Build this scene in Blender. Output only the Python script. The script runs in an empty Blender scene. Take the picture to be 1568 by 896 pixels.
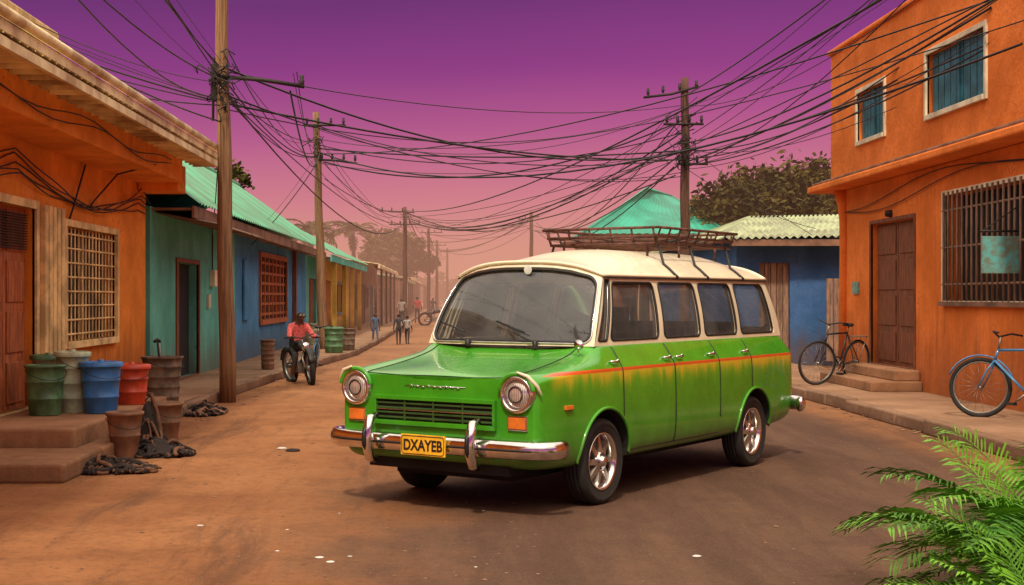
import bpy, bmesh, math, random
from mathutils import Vector, Matrix, Euler
from mathutils.bvhtree import BVHTree
random.seed(7)
R=math.radians
scene=bpy.context.scene
# ------------------------------------------------------------------ materials
def nt_new(name):
    m=bpy.data.materials.new(name); m.use_nodes=True
    nt=m.node_tree; b=nt.nodes['Principled BSDF']
    return m,nt,b
def N(nt,t,**kw):
    n=nt.nodes.new(t)
    for k,v in kw.items(): setattr(n,k,v)
    return n
def noise(nt,scale,detail=4,vec=None,rough=.6):
    n=N(nt,'ShaderNodeTexNoise'); n.inputs['Scale'].default_value=scale
    n.inputs['Detail'].default_value=detail; n.inputs['Roughness'].default_value=rough
    if vec is not None: nt.links.new(vec,n.inputs['Vector'])
    return n.outputs['Fac']
def mapr(nt,src,a,b,c=0.,d=1.,smooth=True):
    n=N(nt,'ShaderNodeMapRange'); n.interpolation_type='SMOOTHSTEP' if smooth else 'LINEAR'
    n.inputs['From Min'].default_value=a; n.inputs['From Max'].default_value=b
    n.inputs['To Min'].default_value=c; n.inputs['To Max'].default_value=d
    nt.links.new(src,n.inputs['Value']); return n.outputs['Result']
def mixc(nt,f,a,b,mode='MIX'):
    n=N(nt,'ShaderNodeMix',data_type='RGBA',blend_type=mode)
    for sock,val in ((0,f),(6,a),(7,b)):
        if hasattr(val,'links'): nt.links.new(val,n.inputs[sock])
        elif isinstance(val,(int,float)): n.inputs[sock].default_value=val
        else: n.inputs[sock].default_value=(*val,1)
    return n.outputs[2]
def mth(nt,op,a,b=None):
    n=N(nt,'ShaderNodeMath',operation=op)
    for i,v in enumerate((a,b)):
        if v is None: continue
        if hasattr(v,'links'): nt.links.new(v,n.inputs[i])
        else: n.inputs[i].default_value=v
    return n.outputs[0]
def scaled(nt,src,s):
    n=N(nt,'ShaderNodeMapping'); n.inputs['Scale'].default_value=s; nt.links.new(src,n.inputs['Vector']); return n.outputs[0]
def pos(nt): return N(nt,'ShaderNodeNewGeometry').outputs['Position']
def objc(nt): return N(nt,'ShaderNodeTexCoord').outputs['Object']
def bump(nt,b,h,strength=.3,dist=.02):
    n=N(nt,'ShaderNodeBump'); n.inputs['Strength'].default_value=strength; n.inputs['Distance'].default_value=dist
    nt.links.new(h,n.inputs['Height']); nt.links.new(n.outputs[0],b.inputs['Normal'])
def mat(name,col,rough=.6,metal=0.,var=.25,scale=6,bmp=.15,coat=0.,dark=None):
    m,nt,b=nt_new(name)
    v=objc(nt); f=noise(nt,scale,5,v)
    d=dark or tuple(c*(1-var) for c in col)
    f2=mapr(nt,f,.35,.65)
    nt.links.new(mixc(nt,f2,d,tuple(min(1,c*(1+var*.4)) for c in col)),b.inputs['Base Color'])
    b.inputs['Roughness'].default_value=rough; b.inputs['Metallic'].default_value=metal
    b.inputs['Coat Weight'].default_value=coat
    if bmp: bump(nt,b,noise(nt,scale*6,3,v),bmp,.01)
    return m
def plaster(name,col,dirt=(.12,.055,.025),light=None,zbase=.15,amt=.75,dh=.9,peel=.7):
    m,nt,b=nt_new(name); p=pos(nt)
    big=noise(nt,.9,6,p,.65); fine=noise(nt,14,5,p); 
    streak=noise(nt,1,5,scaled(nt,p,(5,5,.5)),.7)
    light=light or tuple(min(1,c*1.2+.02) for c in col)
    c=mixc(nt,mapr(nt,big,.35,.7),tuple(x*.80 for x in col),light)
    c=mixc(nt,mapr(nt,fine,.45,.75,0,.25),c,tuple(x*.6 for x in col))
    c=mixc(nt,mapr(nt,streak,.56,.76,0,.6),c,tuple(a*.42+d*.4 for a,d in zip(col,dirt)))
    sep=N(nt,'ShaderNodeSeparateXYZ'); nt.links.new(p,sep.inputs[0])
    z=mth(nt,'ADD',sep.outputs[2],mth(nt,'MULTIPLY',mth(nt,'SUBTRACT',streak,.5),-1.5*dh))
    c=mixc(nt,mapr(nt,z,zbase+.0,zbase+dh,amt,0),c,dirt)
    spot=noise(nt,3.6,8,p,.72)
    c=mixc(nt,mapr(nt,spot,.635,.66,0,peel),c,tuple(x*.45+.09 for x in col))
    # fine cracks
    vo=N(nt,'ShaderNodeTexVoronoi',feature='DISTANCE_TO_EDGE'); vo.inputs['Scale'].default_value=.8
    wv=N(nt,'ShaderNodeVectorMath',operation='ADD'); nz=N(nt,'ShaderNodeTexNoise'); nz.inputs['Scale'].default_value=3; nz.inputs['Detail'].default_value=5; nt.links.new(p,nz.inputs['Vector'])
    nt.links.new(p,wv.inputs[0]); nt.links.new(nz.outputs['Color'],wv.inputs[1]); nt.links.new(wv.outputs[0],vo.inputs['Vector'])
    c=mixc(nt,mth(nt,'MULTIPLY',mapr(nt,vo.outputs['Distance'],.0,.007,.55,0),mapr(nt,big,.45,.6)),c,tuple(x*.3 for x in col))
    nt.links.new(c,b.inputs['Base Color']); b.inputs['Roughness'].default_value=.92; b.inputs['Specular IOR Level'].default_value=.25
    bump(nt,b,mth(nt,'ADD',fine,mth(nt,'MULTIPLY',spot,1.5)),.5,.02)
    return m
def wood(name,col,axis=(6,6,.6),rough=.7):
    m,nt,b=nt_new(name); v=objc(nt)
    g=noise(nt,3,6,scaled(nt,v,axis),.7)
    nt.links.new(mixc(nt,mapr(nt,g,.3,.7),tuple(c*.4 for c in col),tuple(min(1,c*1.3) for c in col)),b.inputs['Base Color'])
    b.inputs['Roughness'].default_value=rough; bump(nt,b,g,.6,.012); return m
M={}
M['orangeL']=plaster('orange_plaster',(.86,.27,.03),dirt=(.20,.07,.025),amt=.8,dh=1.1)
M['orangeR']=plaster('orange_render',(.86,.215,.032),dirt=(.25,.08,.03),amt=.7,dh=1.3)
M['teal']=plaster('teal_plaster',(.12,.48,.40),dirt=(.14,.12,.08))
M['blue']=plaster('blue_plaster',(.065,.25,.48),dirt=(.09,.10,.11))
M['blueR']=plaster('blue_plaster_dark',(.045,.13,.32),dirt=(.12,.08,.06))
M['yellow']=plaster('yellow_plaster',(.70,.42,.08))
M['tan']=plaster('tan_plaster',(.48,.32,.19))
M['tan2']=plaster('tan_plaster_dark',(.34,.21,.13))
M['cream']=mat('cream_trim',(.85,.62,.28),.7,var=.4,scale=3)
M['creamR']=mat('cream_paint',(.82,.72,.52),.7,var=.25,scale=3)
M['roofcream']=mat('weathered_roof_sheet',(.88,.72,.42),.6,var=.5,scale=1.6,dark=(.46,.30,.15))
M['roofgreen']=mat('green_roof_sheet',(.10,.44,.24),.5,var=.4,scale=.8,dark=(.13,.27,.16))
M['roofteal']=mat('teal_roof_sheet',(.02,.36,.24),.5,var=.3,scale=.8)
M['roofpale']=mat('pale_green_roof_sheet',(.40,.46,.25),.6,var=.4,scale=1.2,dark=(.22,.22,.13))
M['rust']=mat('rusty_tin',(.25,.13,.08),.8,var=.5,scale=2)
M['doorw']=wood('orange_brown_wood',(.46,.12,.03),(8,8,1))
M['doorb']=wood('brown_wood',(.24,.075,.028),(8,8,1))
M['woodp']=wood('pole_wood',(.27,.145,.07),(14,14,.5),.85)
M['woodd']=wood('pole_wood_dark',(.12,.055,.035),(14,14,.5),.85)
M['fencew']=wood('fence_wood',(.30,.18,.12),(8,8,1),.85)
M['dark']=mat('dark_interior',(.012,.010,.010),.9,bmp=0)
M['iron']=mat('black_iron',(.03,.022,.018),.6,.3,scale=20)
M['wire']=mat('black_cable',(.018,.012,.014),.6,bmp=0)
M['shut']=mat('blue_shutter',(.03,.18,.25),.5,var=.4,scale=4)
M['sign']=mat('teal_sign',(.12,.45,.45),.5,var=.4,scale=12,dark=(.2,.25,.18))
M['conc']=plaster('dusty_concrete',(.33,.185,.105),dirt=(.20,.10,.05),zbase=-2,amt=0)
M['kerb']=plaster('kerb_concrete',(.26,.15,.09),dirt=(.13,.065,.04),zbase=0,amt=.5,dh=.12)
M['step']=plaster('step_concrete',(.34,.17,.085),dirt=(.14,.07,.035),zbase=0,amt=.6,dh=.3)
# ------------------------------------------------------------------ mesh builder
class MB:
    def __init__(s): s.v=[];s.f=[];s.m=[];s.s=[];s.mats=[];s.T=Matrix.Identity(4)
    def mi(s,k):
        k=M[k] if isinstance(k,str) else k
        if k not in s.mats: s.mats.append(k)
        return s.mats.index(k)
    def add(s,vs,fs,k,smooth=False):
        o=len(s.v); mi=s.mi(k)
        s.v+= [tuple(s.T@Vector(p)) for p in vs]
        for f in fs: s.f.append(tuple(o+i for i in f)); s.m.append(mi); s.s.append(smooth)
    def box(s,x0,x1,y0,y1,z0,z1,k):
        x0,x1=sorted((x0,x1));y0,y1=sorted((y0,y1));z0,z1=sorted((z0,z1))
        vs=[(x,y,z) for z in(z0,z1) for y in(y0,y1) for x in(x0,x1)]
        s.add(vs,[(0,2,3,1),(4,5,7,6),(0,1,5,4),(2,6,7,3),(0,4,6,2),(1,3,7,5)],k)
    def quad(s,a,b,c,d,k): s.add([a,b,c,d],[(0,1,2,3)],k)
    def tube(s,pts,r,k,n=8,closed=False,sz=1.,caps=True,smooth=True):
        P=[Vector(p) for p in pts]; L=len(P); vs=[];fs=[]
        up=Vector((0,0,1)); prev=None
        for i,p in enumerate(P):
            if closed: t=P[(i+1)%L]-P[i-1]
            else: t=P[min(i+1,L-1)]-P[max(i-1,0)]
            if t.length<1e-9: t=Vector((0,0,1))
            t.normalize()
            if prev is None:
                ref=up if abs(t.z)<.95 else Vector((1,0,0))
                a=t.cross(ref).normalized()
            else:
                a=prev-t*prev.dot(t)
                a=a.normalized() if a.length>1e-6 else t.cross(up).normalized()
            prev=a; b=a.cross(t)
            rr=r[i] if isinstance(r,(list,tuple)) else r
            for j in range(n):
                w=2*math.pi*j/n
                vs.append(p+a*rr*math.cos(w)+b*rr*sz*math.sin(w))
        R_=L if closed else L-1
        for i in range(R_):
            for j in range(n):
                i2=(i+1)%L
                fs.append((i*n+j,i*n+(j+1)%n,i2*n+(j+1)%n,i2*n+j))
        if caps and not closed:
            fs.append(tuple(range(n-1,-1,-1))); fs.append(tuple((L-1)*n+j for j in range(n)))
        s.add(vs,fs,k,smooth)
    def lathe(s,prof,k,n=24,o=(0,0,0),axis='Z',smooth=True):
        vs=[];fs=[];o=Vector(o)
        for (r,h) in prof:
            for j in range(n):
                w=2*math.pi*j/n; c,si=r*math.cos(w),r*math.sin(w)
                p={'Z':(c,si,h),'Y':(c,h,si),'X':(h,c,si)}[axis]
                vs.append(o+Vector(p))
        for i in range(len(prof)-1):
            for j in range(n): fs.append((i*n+j,i*n+(j+1)%n,(i+1)*n+(j+1)%n,(i+1)*n+j))
        s.add(vs,fs,k,smooth)
    def build(s,name,parent=None,bevel=0,loc=None,rot=None,subs=0):
        me=bpy.data.meshes.new(name); me.from_pydata(s.v,[],s.f)
        for m in s.mats: me.materials.append(m)
        me.polygons.foreach_set('material_index',s.m); me.polygons.foreach_set('use_smooth',s.s)
        bm=bmesh.new(); bm.from_mesh(me); bmesh.ops.recalc_face_normals(bm,faces=bm.faces); bm.to_mesh(me); bm.free()
        o=bpy.data.objects.new(name,me); scene.collection.objects.link(o)
        if parent: o.parent=parent
        if loc: o.location=loc
        if rot: o.rotation_euler=rot
        if bevel:
            b=o.modifiers.new('b','BEVEL'); b.width=bevel; b.segments=2; b.limit_method='ANGLE'; b.angle_limit=R(40)
        return o
def empty(name,loc=(0,0,0),rz=0):
    e=bpy.data.objects.new(name,None); scene.collection.objects.link(e); e.location=loc; e.rotation_euler=(0,0,rz); e.empty_display_size=.2; return e
# ------------------------------------------------------------------ ground / road
def ground_mats():
    m,nt,b=nt_new('dirt'); p=pos(nt)
    a=noise(nt,.5,7,p,.65); f=noise(nt,9,6,p,.7)
    c=mixc(nt,mapr(nt,a,.35,.65),(.24,.11,.05),(.40,.20,.09)); c=mixc(nt,mapr(nt,f,.45,.7,0,.5),c,(.16,.075,.04))
    nt.links.new(c,b.inputs['Base Color']); b.inputs['Roughness'].default_value=.95; bump(nt,b,f,.5,.03); M['dirt']=m
    m,nt,b=nt_new('road_surface'); p=pos(nt)
    sep=N(nt,'ShaderNodeSeparateXYZ'); nt.links.new(p,sep.inputs[0])
    a=noise(nt,.45,8,p,.66); f=noise(nt,13,8,p,.78); gr=noise(nt,90,3,p); md=noise(nt,2.2,7,p,.7)
    warp=noise(nt,.10,2,p); wx=mth(nt,'ADD',sep.outputs[0],mth(nt,'MULTIPLY',mth(nt,'SUBTRACT',warp,.5),1.6))
    cmb=N(nt,'ShaderNodeCombineXYZ'); nt.links.new(wx,cmb.inputs[0]); nt.links.new(sep.outputs[1],cmb.inputs[1])
    st=noise(nt,1,8,scaled(nt,cmb.outputs[0],(1.7,.22,1)),.74)
    dirt=mixc(nt,mapr(nt,a,.35,.65),(.29,.115,.045),(.44,.195,.080))
    dirt=mixc(nt,mapr(nt,st,.50,.66,0,.7),dirt,(.105,.050,.030))
    dirt=mixc(nt,mapr(nt,md,.48,.68,0,.5),dirt,(.19,.08,.036))
    dirt=mixc(nt,mapr(nt,f,.46,.70,0,.65),dirt,(.15,.065,.03))
    dirt=mixc(nt,mapr(nt,gr,.55,.75,0,.35),dirt,(.55,.30,.15))
    asp=mixc(nt,mapr(nt,st,.35,.68),(.095,.050,.033),(.165,.088,.055))
    asp=mixc(nt,mapr(nt,md,.45,.70,0,.5),asp,(.085,.045,.031))
    asp=mixc(nt,mapr(nt,f,.5,.72,0,.5),asp,(.07,.038,.028))
    asp=mixc(nt,mapr(nt,gr,.5,.72,0,.45),asp,(.26,.16,.10))
    asp=mixc(nt,mapr(nt,a,.55,.72,0,.55),asp,(.26,.125,.06))
    x=mth(nt,'ADD',sep.outputs[0],mth(nt,'MULTIPLY',mth(nt,'SUBTRACT',a,.5),5.0))
    x=mth(nt,'ADD',x,mth(nt,'MULTIPLY',sep.outputs[1],-.035))
    fac=mapr(nt,x,-1.9,.1)
    fe=mapr(nt,mth(nt,'ADD',sep.outputs[0],mth(nt,'MULTIPLY',a,1.0)),4.7,5.6,1,.25)
    c=mixc(nt,mth(nt,'MULTIPLY',fac,fe),dirt,asp)
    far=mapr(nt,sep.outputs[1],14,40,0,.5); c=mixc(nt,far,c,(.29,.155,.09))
    nt.links.new(c,b.inputs['Base Color']); b.inputs['Roughness'].default_value=.88; b.inputs['Specular IOR Level'].default_value=.2
    bump(nt,b,mth(nt,'ADD',mth(nt,'ADD',f,mth(nt,'MULTIPLY',gr,.5)),mth(nt,'MULTIPLY',md,1.5)),.7,.03); M['road']=m
ground_mats()
g=MB(); g.quad((-700,-100,0),(700,-100,0),(700,900,0),(-700,900,0),'dirt'); g.build('ground')
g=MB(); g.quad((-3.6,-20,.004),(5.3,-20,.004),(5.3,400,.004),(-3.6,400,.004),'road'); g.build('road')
kl=[(16.2,-3.35),(20,-3.3),(24,-3.12),(29,-2.85),(35,-2.4),(45,-2.3),(60,-2.3),(250,-2.3)]
g=MB(); 
for (ya,xa),(yb,xb) in zip(kl[:-1],kl[1:]):
    g.quad((-4.6,ya,.14),(xa-.14,ya,.14),(xb-.14,yb,.14),(-4.6,yb,.14),'conc')
g.quad((-4.6,16.2,0),(-3.4,16.2,0),(-3.4,16.2,.14),(-4.6,16.2,.14),'kerb')
g.build('pavement')
g=MB()
def kerbrun(g,pts,w,h):
    for (ya,xa),(yb,xb) in zip(pts[:-1],pts[1:]):
        L=yb-ya; n=max(1,int(L/ (1.0 if ya<50 else 12)))
        for i in range(n):
            a=ya+L*i/n; b=ya+L*(i+1)/n-.015; fa=xa+(xb-xa)*i/n; fb=xa+(xb-xa)*(i+1)/n
            j=random.uniform(-.02,.02); hz=h+random.uniform(-.015,.015)
            vs=[(fa+j,a,0),(fa-w+j,a,0),(fb-w+j,b,0),(fb+j,b,0),(fa+j,a,hz),(fa-w+j,a,hz),(fb-w+j,b,hz),(fb+j,b,hz)]
            g.add(vs,[(0,1,2,3),(4,7,6,5),(0,4,5,1),(1,5,6,2),(2,6,7,3),(3,7,4,0)],'kerb')
kerbrun(g,kl,.14,.155); g.build('kerb',bevel=.02)
g=MB(); g.quad((5.33,5,.145),(7,5,.145),(7,250,.145),(5.33,250,.145),'conc'); g.build('pavement')
g=MB(); kerbrun(g,[(5,5.34),(60,5.34),(250,5.34)],.16,.16); g.build('kerb',bevel=.022)
g=MB(); g.box(-5.2,-3.35,12.2,16.2,0,.33,'step'); g.box(-5.2,-3.1,11.0,12.19,0,.16,'step'); g.box(-3.349,-3.1,12.192,12.95,0,.158,'step')
g.build('stoop_steps',bevel=.025)
# ------------------------------------------------------------------ building helpers
def facade(g,x,s,y0,y1,z0,z1,holes,k,rev=.16,back='dark'):
    ys=sorted({y0,y1,*[h[0] for h in holes],*[h[1] for h in holes]}); zs=sorted({z0,z1,*[h[2] for h in holes],*[h[3] for h in holes]})
    for a,b in zip(ys[:-1],ys[1:]):
        for c,d in zip(zs[:-1],zs[1:]):
            cy,cz=(a+b)/2,(c+d)/2
            if any(h[0]<cy<h[1] and h[2]<cz<h[3] for h in holes): continue
            g.quad((x,a,c),(x,b,c),(x,b,d),(x,a,d),k)
    xr=x-s*rev
    for (a,b,c,d) in holes:
        g.quad((x,a,c),(xr,a,c),(xr,a,d),(x,a,d),k); g.quad((x,b,c),(xr,b,c),(xr,b,d),(x,b,d),k)
        g.quad((x,a,c),(xr,a,c),(xr,b,c),(x,b,c),k); g.quad((x,a,d),(xr,a,d),(xr,b,d),(x,b,d),k)
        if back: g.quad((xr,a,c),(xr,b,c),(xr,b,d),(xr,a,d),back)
def shell(g,x,s,y0,y1,z0,z1,depth,k,top=True):
    xb=x-s*depth
    g.quad((x,y0,z0),(xb,y0,z0),(xb,y0,z1),(x,y0,z1),k); g.quad((x,y1,z0),(xb,y1,z0),(xb,y1,z1),(x,y1,z1),k)
    g.quad((xb,y0,z0),(xb,y1,z0),(xb,y1,z1),(xb,y0,z1),k)
    if top: g.quad((x,y0,z1),(xb,y0,z1),(xb,y1,z1),(x,y1,z1),k)
def frame(g,x,s,a,b,c,d,w,t,k):
    x1=x+s*t; x0=x-s*.03
    g.box(x0,x1,a-w,a,c-w,d+w,k); g.box(x0,x1,b,b+w,c-w,d+w,k); g.box(x0,x1,a,b,d,d+w,k); g.box(x0,x1+s*.02,a,b,c-w,c,k)
def bars(g,x,a,b,c,d,nv,nh,r,k):
    for i in range(nv):
        y=a+(b-a)*(i+.5)/nv; g.tube([(x,y,c),(x,y,d)],r,k,5)
    for i in range(nh):
        z=c+(d-c)*(i+.5)/nh; g.tube([(x+.012,a,z),(x+.012,b,z)],r,k,5)
def corr(g,e0,e1,r1,r0,k,pitch=.16,amp=.018,seg=5):
    e0,e1,r0,r1=map(Vector,(e0,e1,r0,r1)); L=(e1-e0).length; n=int(L/pitch)*4
    nor=(e1-e0).cross(r0-e0).normalized(); vs=[];fs=[]
    for i in range(n+1):
        f=i/n; a=e0.lerp(e1,f); b=r0.lerp(r1,f); h=amp*math.sin(i*math.pi/2)
        for j in range(seg+1): vs.append(a.lerp(b,j/seg)+nor*(h))
    for i in range(n):
        for j in range(seg): q=i*(seg+1)+j; fs.append((q,q+1,q+seg+2,q+seg+1))
    g.add(vs,fs,k,True)
def door(g,x,s,a,b,c,d,k,leaves=1,pan=4):
    xi=x-s*.10
    for l in range(leaves):
        y0=a+(b-a)*l/leaves+.008; y1=a+(b-a)*(l+1)/leaves-.008
        g.box(xi-s*.04,xi,y0,y1,c,d,k)
        H=(d-c)/pan
        for p in range(pan):
            g.box(xi,xi+s*.018,y0+.08,y1-.08,c+p*H+.06,c+(p+1)*H-.04,k)
    g.lathe([(.001,.05),(.03,.04),(.03,.02),(.012,0)],'iron',10,(xi+s*.02,a+.12,c+(d-c)*.45),'X')
# ---- orange house (left)
E=empty('orange_house'); X=-4.45
H1=(13.2,14.67,.34,2.44); H2=(15.75,18.15,.98,2.32)
g=MB(); facade(g,X,1,4,20,0,3.3,[H1,H2],'orangeL'); shell(g,X,1,4,20,0,3.3,7,'orangeL'); g.build('walls',E)
g=MB(); door(g,X,1,*H1,'doorw',2,4); frame(g,X,1,*H1[:2],.34,2.44,.09,.03,'cream')
for i in range(14): g.box(X-.09,X-.055,13.25,14.62,2.0+i*.028,2.012+i*.028,'iron')
g.build('door',E,bevel=.006)
g=MB(); frame(g,X,1,*H2,.08,.05,'cream'); bars(g,X-.02,15.75,18.15,.98,2.32,15,8,.014,'cream')
g.box(X-.12,X-.09,16.9,16.98,.98,2.32,'cream'); g.build('window',E,bevel=.006)
g=MB()
for i in range(5): g.box(X+.002,X+.07,14.84+i*.16,14.84+i*.16+.11,.86,2.5,'cream')
g.build('slatted_shutter',E,bevel=.01)
g=MB(); g.box(X+.003,-3.8,4,19.45,3.12,3.46,'orangeL')
g.box(-4.44,-3.86,19.46,20.0,3.0,3.40,'orangeL'); g.build('fascia',E,bevel=.02)
g=MB(); corr(g,(-3.38,4,3.52),(-3.38,20.3,3.52),(-8,20.3,5.2),(-8,4,5.2),'roofcream',.2,.022)
g.box(-3.8,-3.40,4,20.2,3.462,3.49,'roofcream'); g.box(-3.43,-3.385,4,20.2,3.40,3.475,'roofcream')
g.box(-3.395,-3.375,4,20.25,3.515,3.60,'roofcream')
g.tube([(-3.36,4,3.66),(-3.36,20.3,3.645)],.045,'roofcream',8)
for i in range(54): g.box(-3.80,-3.47,4.3+i*.3,4.33+i*.3,3.42,3.461,'roofcream')
g.build('roof',E)
g=MB(); g.box(-6.5,-4.3,6,14.5,3.6,4.22,'roofcream'); g.box(-6.6,-4.18,6,14.65,4.22,4.32,'cream'); g.build('roof_parapet',E,bevel=.02)
g=MB()
for k in range(5):
    z=2.75+.07*k; pts=[(X+.04+.03*math.sin(i*.45+k),9+i*.275,z-.3*abs(math.sin(math.pi*i/20+.3))*(.6+.2*k)+.02*math.sin(i*.8+k*2)) for i in range(41)]
    g.tube(pts,.008,'wire',5)
g.tube([(X+.03,16.6,3.1),(X+.06,16.3,2.9),(X+.05,16.0,2.55),(X+.03,15.9,2.4)],.012,'wire',5)
g.tube([(-3.79,17.6,3.2),(-4.2,17.3,3.05),(X+.04,17.0,2.7),(X+.03,16.8,2.6)],.012,'wire',5)
for k in range(2): g.tube([(-3.77,8+i*.5,3.25+.05*k-.06*math.sin(i*.8+k)) for i in range(22)],.007,'wire',5)
g.build('wall_cables',E)
# ---- teal house
E=empty('teal_house')
D=(22.25,24.15,.15,2.07)
g=MB(); facade(g,X,1,20.3,28.3,0,2.85,[D],'teal'); shell(g,X,1,20.3,28.3,0,2.85,4.6,'teal'); g.build('walls',E)
g=MB(); frame(g,X,1,D[0],D[1],.16,D[3],.07,.03,'doorb'); g.box(X-.15,X-.10,22.25,23.0,.15,2.07,'doorb'); g.build('door',E,bevel=.005)
g=MB(); corr(g,(-3.75,20.5,2.9),(-3.75,42,2.95),(-6.5,42,4.9),(-6.5,20.5,4.95),'roofgreen',.25,.02,8)
corr(g,(-9.2,20.5,2.9),(-9.2,42,2.95),(-6.5,42,4.9),(-6.5,20.5,4.95),'roofgreen',.25,.02,4)
g.tube([(-6.5,20.5,4.98),(-6.5,42,4.93)],.07,'roofgreen',8)
g.build('roof',E)
g=MB(); g.box(-3.85,-3.81,20.4,42,2.68,2.86,'rust'); g.box(-4.45,-3.86,20.4,42,2.80,2.83,'rust')
g.build('eave_boards',E)
g=MB(); corr(g,(-3.5,20.6,2.6),(-3.5,25.5,2.6),(-4.44,25.5,2.78),(-4.44,20.6,2.78),'rust',.14,.015,3); g.build('awning',E)
g=MB(); g.box(X,X+.1,25.3,25.6,1.7,2.0,'creamR'); g.tube([(X+.03,25.45,2),(X+.03,25.45,2.8)],.015,'iron',6); g.box(X,X+.05,25.0,25.2,1.3,1.55,'creamR')
g.build('electricity_meter',E,bevel=.01)
# ---- blue house
E=empty('blue_house'); W1=(31.9,36.9,.97,2.44); 
g=MB(); facade(g,X+.003,1,28.31,42,0,2.85,[W1,(29.2,30.0,1.2,1.9)],'blue'); shell(g,X,1,28.35,42,0,2.85,4.6,'blue'); g.build('walls',E)
g=MB(); frame(g,X,1,*W1,.12,.06,'doorw')
for i in range(7):
    y=31.9+5*(i+.5)/7; g.box(X-.06,X-.0,y-.06,y+.06,.97,2.44,'doorw')
for i in range(6):
    z=.97+1.47*(i+.5)/6; g.box(X-.05,X-.01,31.9,36.9,z-.03,z+.03,'doorw')
g.build('window',E)
g=MB(); g.box(X+.005,X+.06,29.25,29.95,1.0,2.3,'blue'); g.box(X,X+.12,38.5,38.65,.15,2.8,'doorb'); g.build('shutter',E,bevel=.01)
E=empty('teal_shop_house')
g=MB(); facade(g,X,1,42.1,47,0,2.8,[(43,45.4,.15,2.1)],'teal'); shell(g,X,1,42.1,47,0,2.8,4,'teal'); g.build('walls',E)
g=MB(); door(g,X,1,43,45.4,.15,2.1,'doorb',2,3); g.build('door',E)
g=MB(); corr(g,(-3.6,42.2,2.85),(-3.6,60,2.9),(-6.3,60,4.3),(-6.3,42.2,4.35),'roofgreen',.3,.02,5); corr(g,(-9,42.2,2.85),(-9,60,2.9),(-6.3,60,4.3),(-6.3,42.2,4.35),'roofgreen',.3,.02,5)
g.box(-3.7,-3.65,42.2,60,2.6,2.82,'teal'); g.build('roof',E)
g=MB(); 
for y in (44,48,52,56): g.box(-3.8,-3.66,y,y+.14,.14,2.62,'yellow')
g.build('porch_posts',E)
E=empty('yellow_house')
g=MB(); facade(g,X,1,47.01,60,0,2.8,[(49,51,.15,2.1),(53,56,.9,2.0)],'yellow'); shell(g,X,1,47.01,60,0,2.79,4,'yellow'); g.build('walls',E)
g=MB(); door(g,X,1,49,51,.15,2.1,'doorw',2,3); frame(g,X,1,53,56,.9,2.0,.1,.05,'shut'); g.build('door_and_window',E)
def shop(name,x,s,y0,y1,h,k,rk,depth=5,canopy=1.2,nd=3):
    E=empty(name); g=MB(); L=(y1-y0)/nd
    holes=[]
    for i in range(nd):
        a=y0+L*(i+.15); holes.append((a,a+L*.3,.15,2.1)); holes.append((a+L*.42,a+L*.7,1.0,2.0))
    facade(g,x,s,y0,y1,0,h,holes,k); shell(g,x,s,y0,y1,0,h,depth,k); g.build('walls',E)
    g=MB()
    for (a,b,c,d) in holes: frame(g,x,s,a,b,c,d,.08,.04,random.choice(['doorb','shut','creamR']))
    g.build('window_and_door_frames',E)
    g=MB(); corr(g,(x+s*canopy,y0,h-.15),(x+s*canopy,y1,h-.15),(x-s*depth,y1,h+.9),(x-s*depth,y0,h+.9),rk,.3,.02,3)
    g.box(x+s*canopy-.03,x+s*canopy+.03,y0,y1,h-.32,h-.17,rk); g.build('roof',E)
    g=MB()
    for i in range(int((y1-y0)/5)+1):
        y=y0+.2+i*5
        if y<y1: g.tube([(x+s*(canopy-.15),y,.1),(x+s*(canopy-.15),y,h-.2)],.06,'woodd',6)
    g.build('porch_posts',E)
shop('tan_shop_house',X,1,60.3,82,3.1,'tan2','roofcream',6,1.3,3)
shop('tan_shop_house',X,1,83,110,2.8,'tan','roofpale',6,1.6,4)
shop('tan_shop_house',X-.3,1,111,150,3.2,'tan','roofcream',6,1.6,5)
shop('tan_shop_house',X,1,152,200,3.0,'tan2','rust',6,1.6,5)
shop('brown_shop_house',6.9,-1,66,95,3.2,'tan','rust',6,1.2,4)
shop('brown_shop_house',6.9,-1,97,150,3.4,'tan2','roofpale',6,1.2,4)
# ---- right orange two-storey building
E=empty('orange_two_storey_house'); X=6.75
D=(19.96,22.0,.45,2.66); W=(13.0,18.7,1.45,2.88)
g=MB(); facade(g,X,-1,6,23.6,0,3.32,[D,W],'orangeR',.2); shell(g,X,-1,6,23.6,0,3.32,9,'orangeR')
U=[(17.2,19.3,4.05,4.9),(21.2,22.6,4.05,4.84),(11,13,4.05,4.9)]
facade(g,X-.04,-1,6,24.2,3.5,5.75,U,'orangeR',.15); shell(g,X-.04,-1,6,24.2,3.5,5.75,9,'orangeR'); g.build('walls',E)
g=MB(); g.box(X-.42,X+.4,6,24.35,3.33,3.44,'orangeR'); g.box(X-.36,X+.3,6,24.3,3.44,3.5,'rust'); g.box(X-.10,X+.3,6,24.28,5.75,5.83,'orangeR')
g.build('cornice',E,bevel=.025)
g=MB(); 
pts=[(X-.02,23.55,3.3),(X-.02,23.5,3.1),(X-.02,23.45,2.8),(X-.02,23.45,2.2),(X-.02,23.5,.2)]
g.tube(pts,[.16,.11,.085,.08,.09],'orangeR',8); g.build('corner_bracket',E)
g=MB(); door(g,X,-1,*D,'doorb',2,4); frame(g,X,-1,D[0],D[1],.46,D[3],.06,.02,'doorb'); g.build('door',E,bevel=.006)
g=MB(); g.box(X-.75,X-.002,19.6,22.3,.14,.29,'step'); g.box(X-.38,X-.003,19.7,22.15,.29,.445,'step'); g.build('doorsteps',E,bevel=.02)
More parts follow.
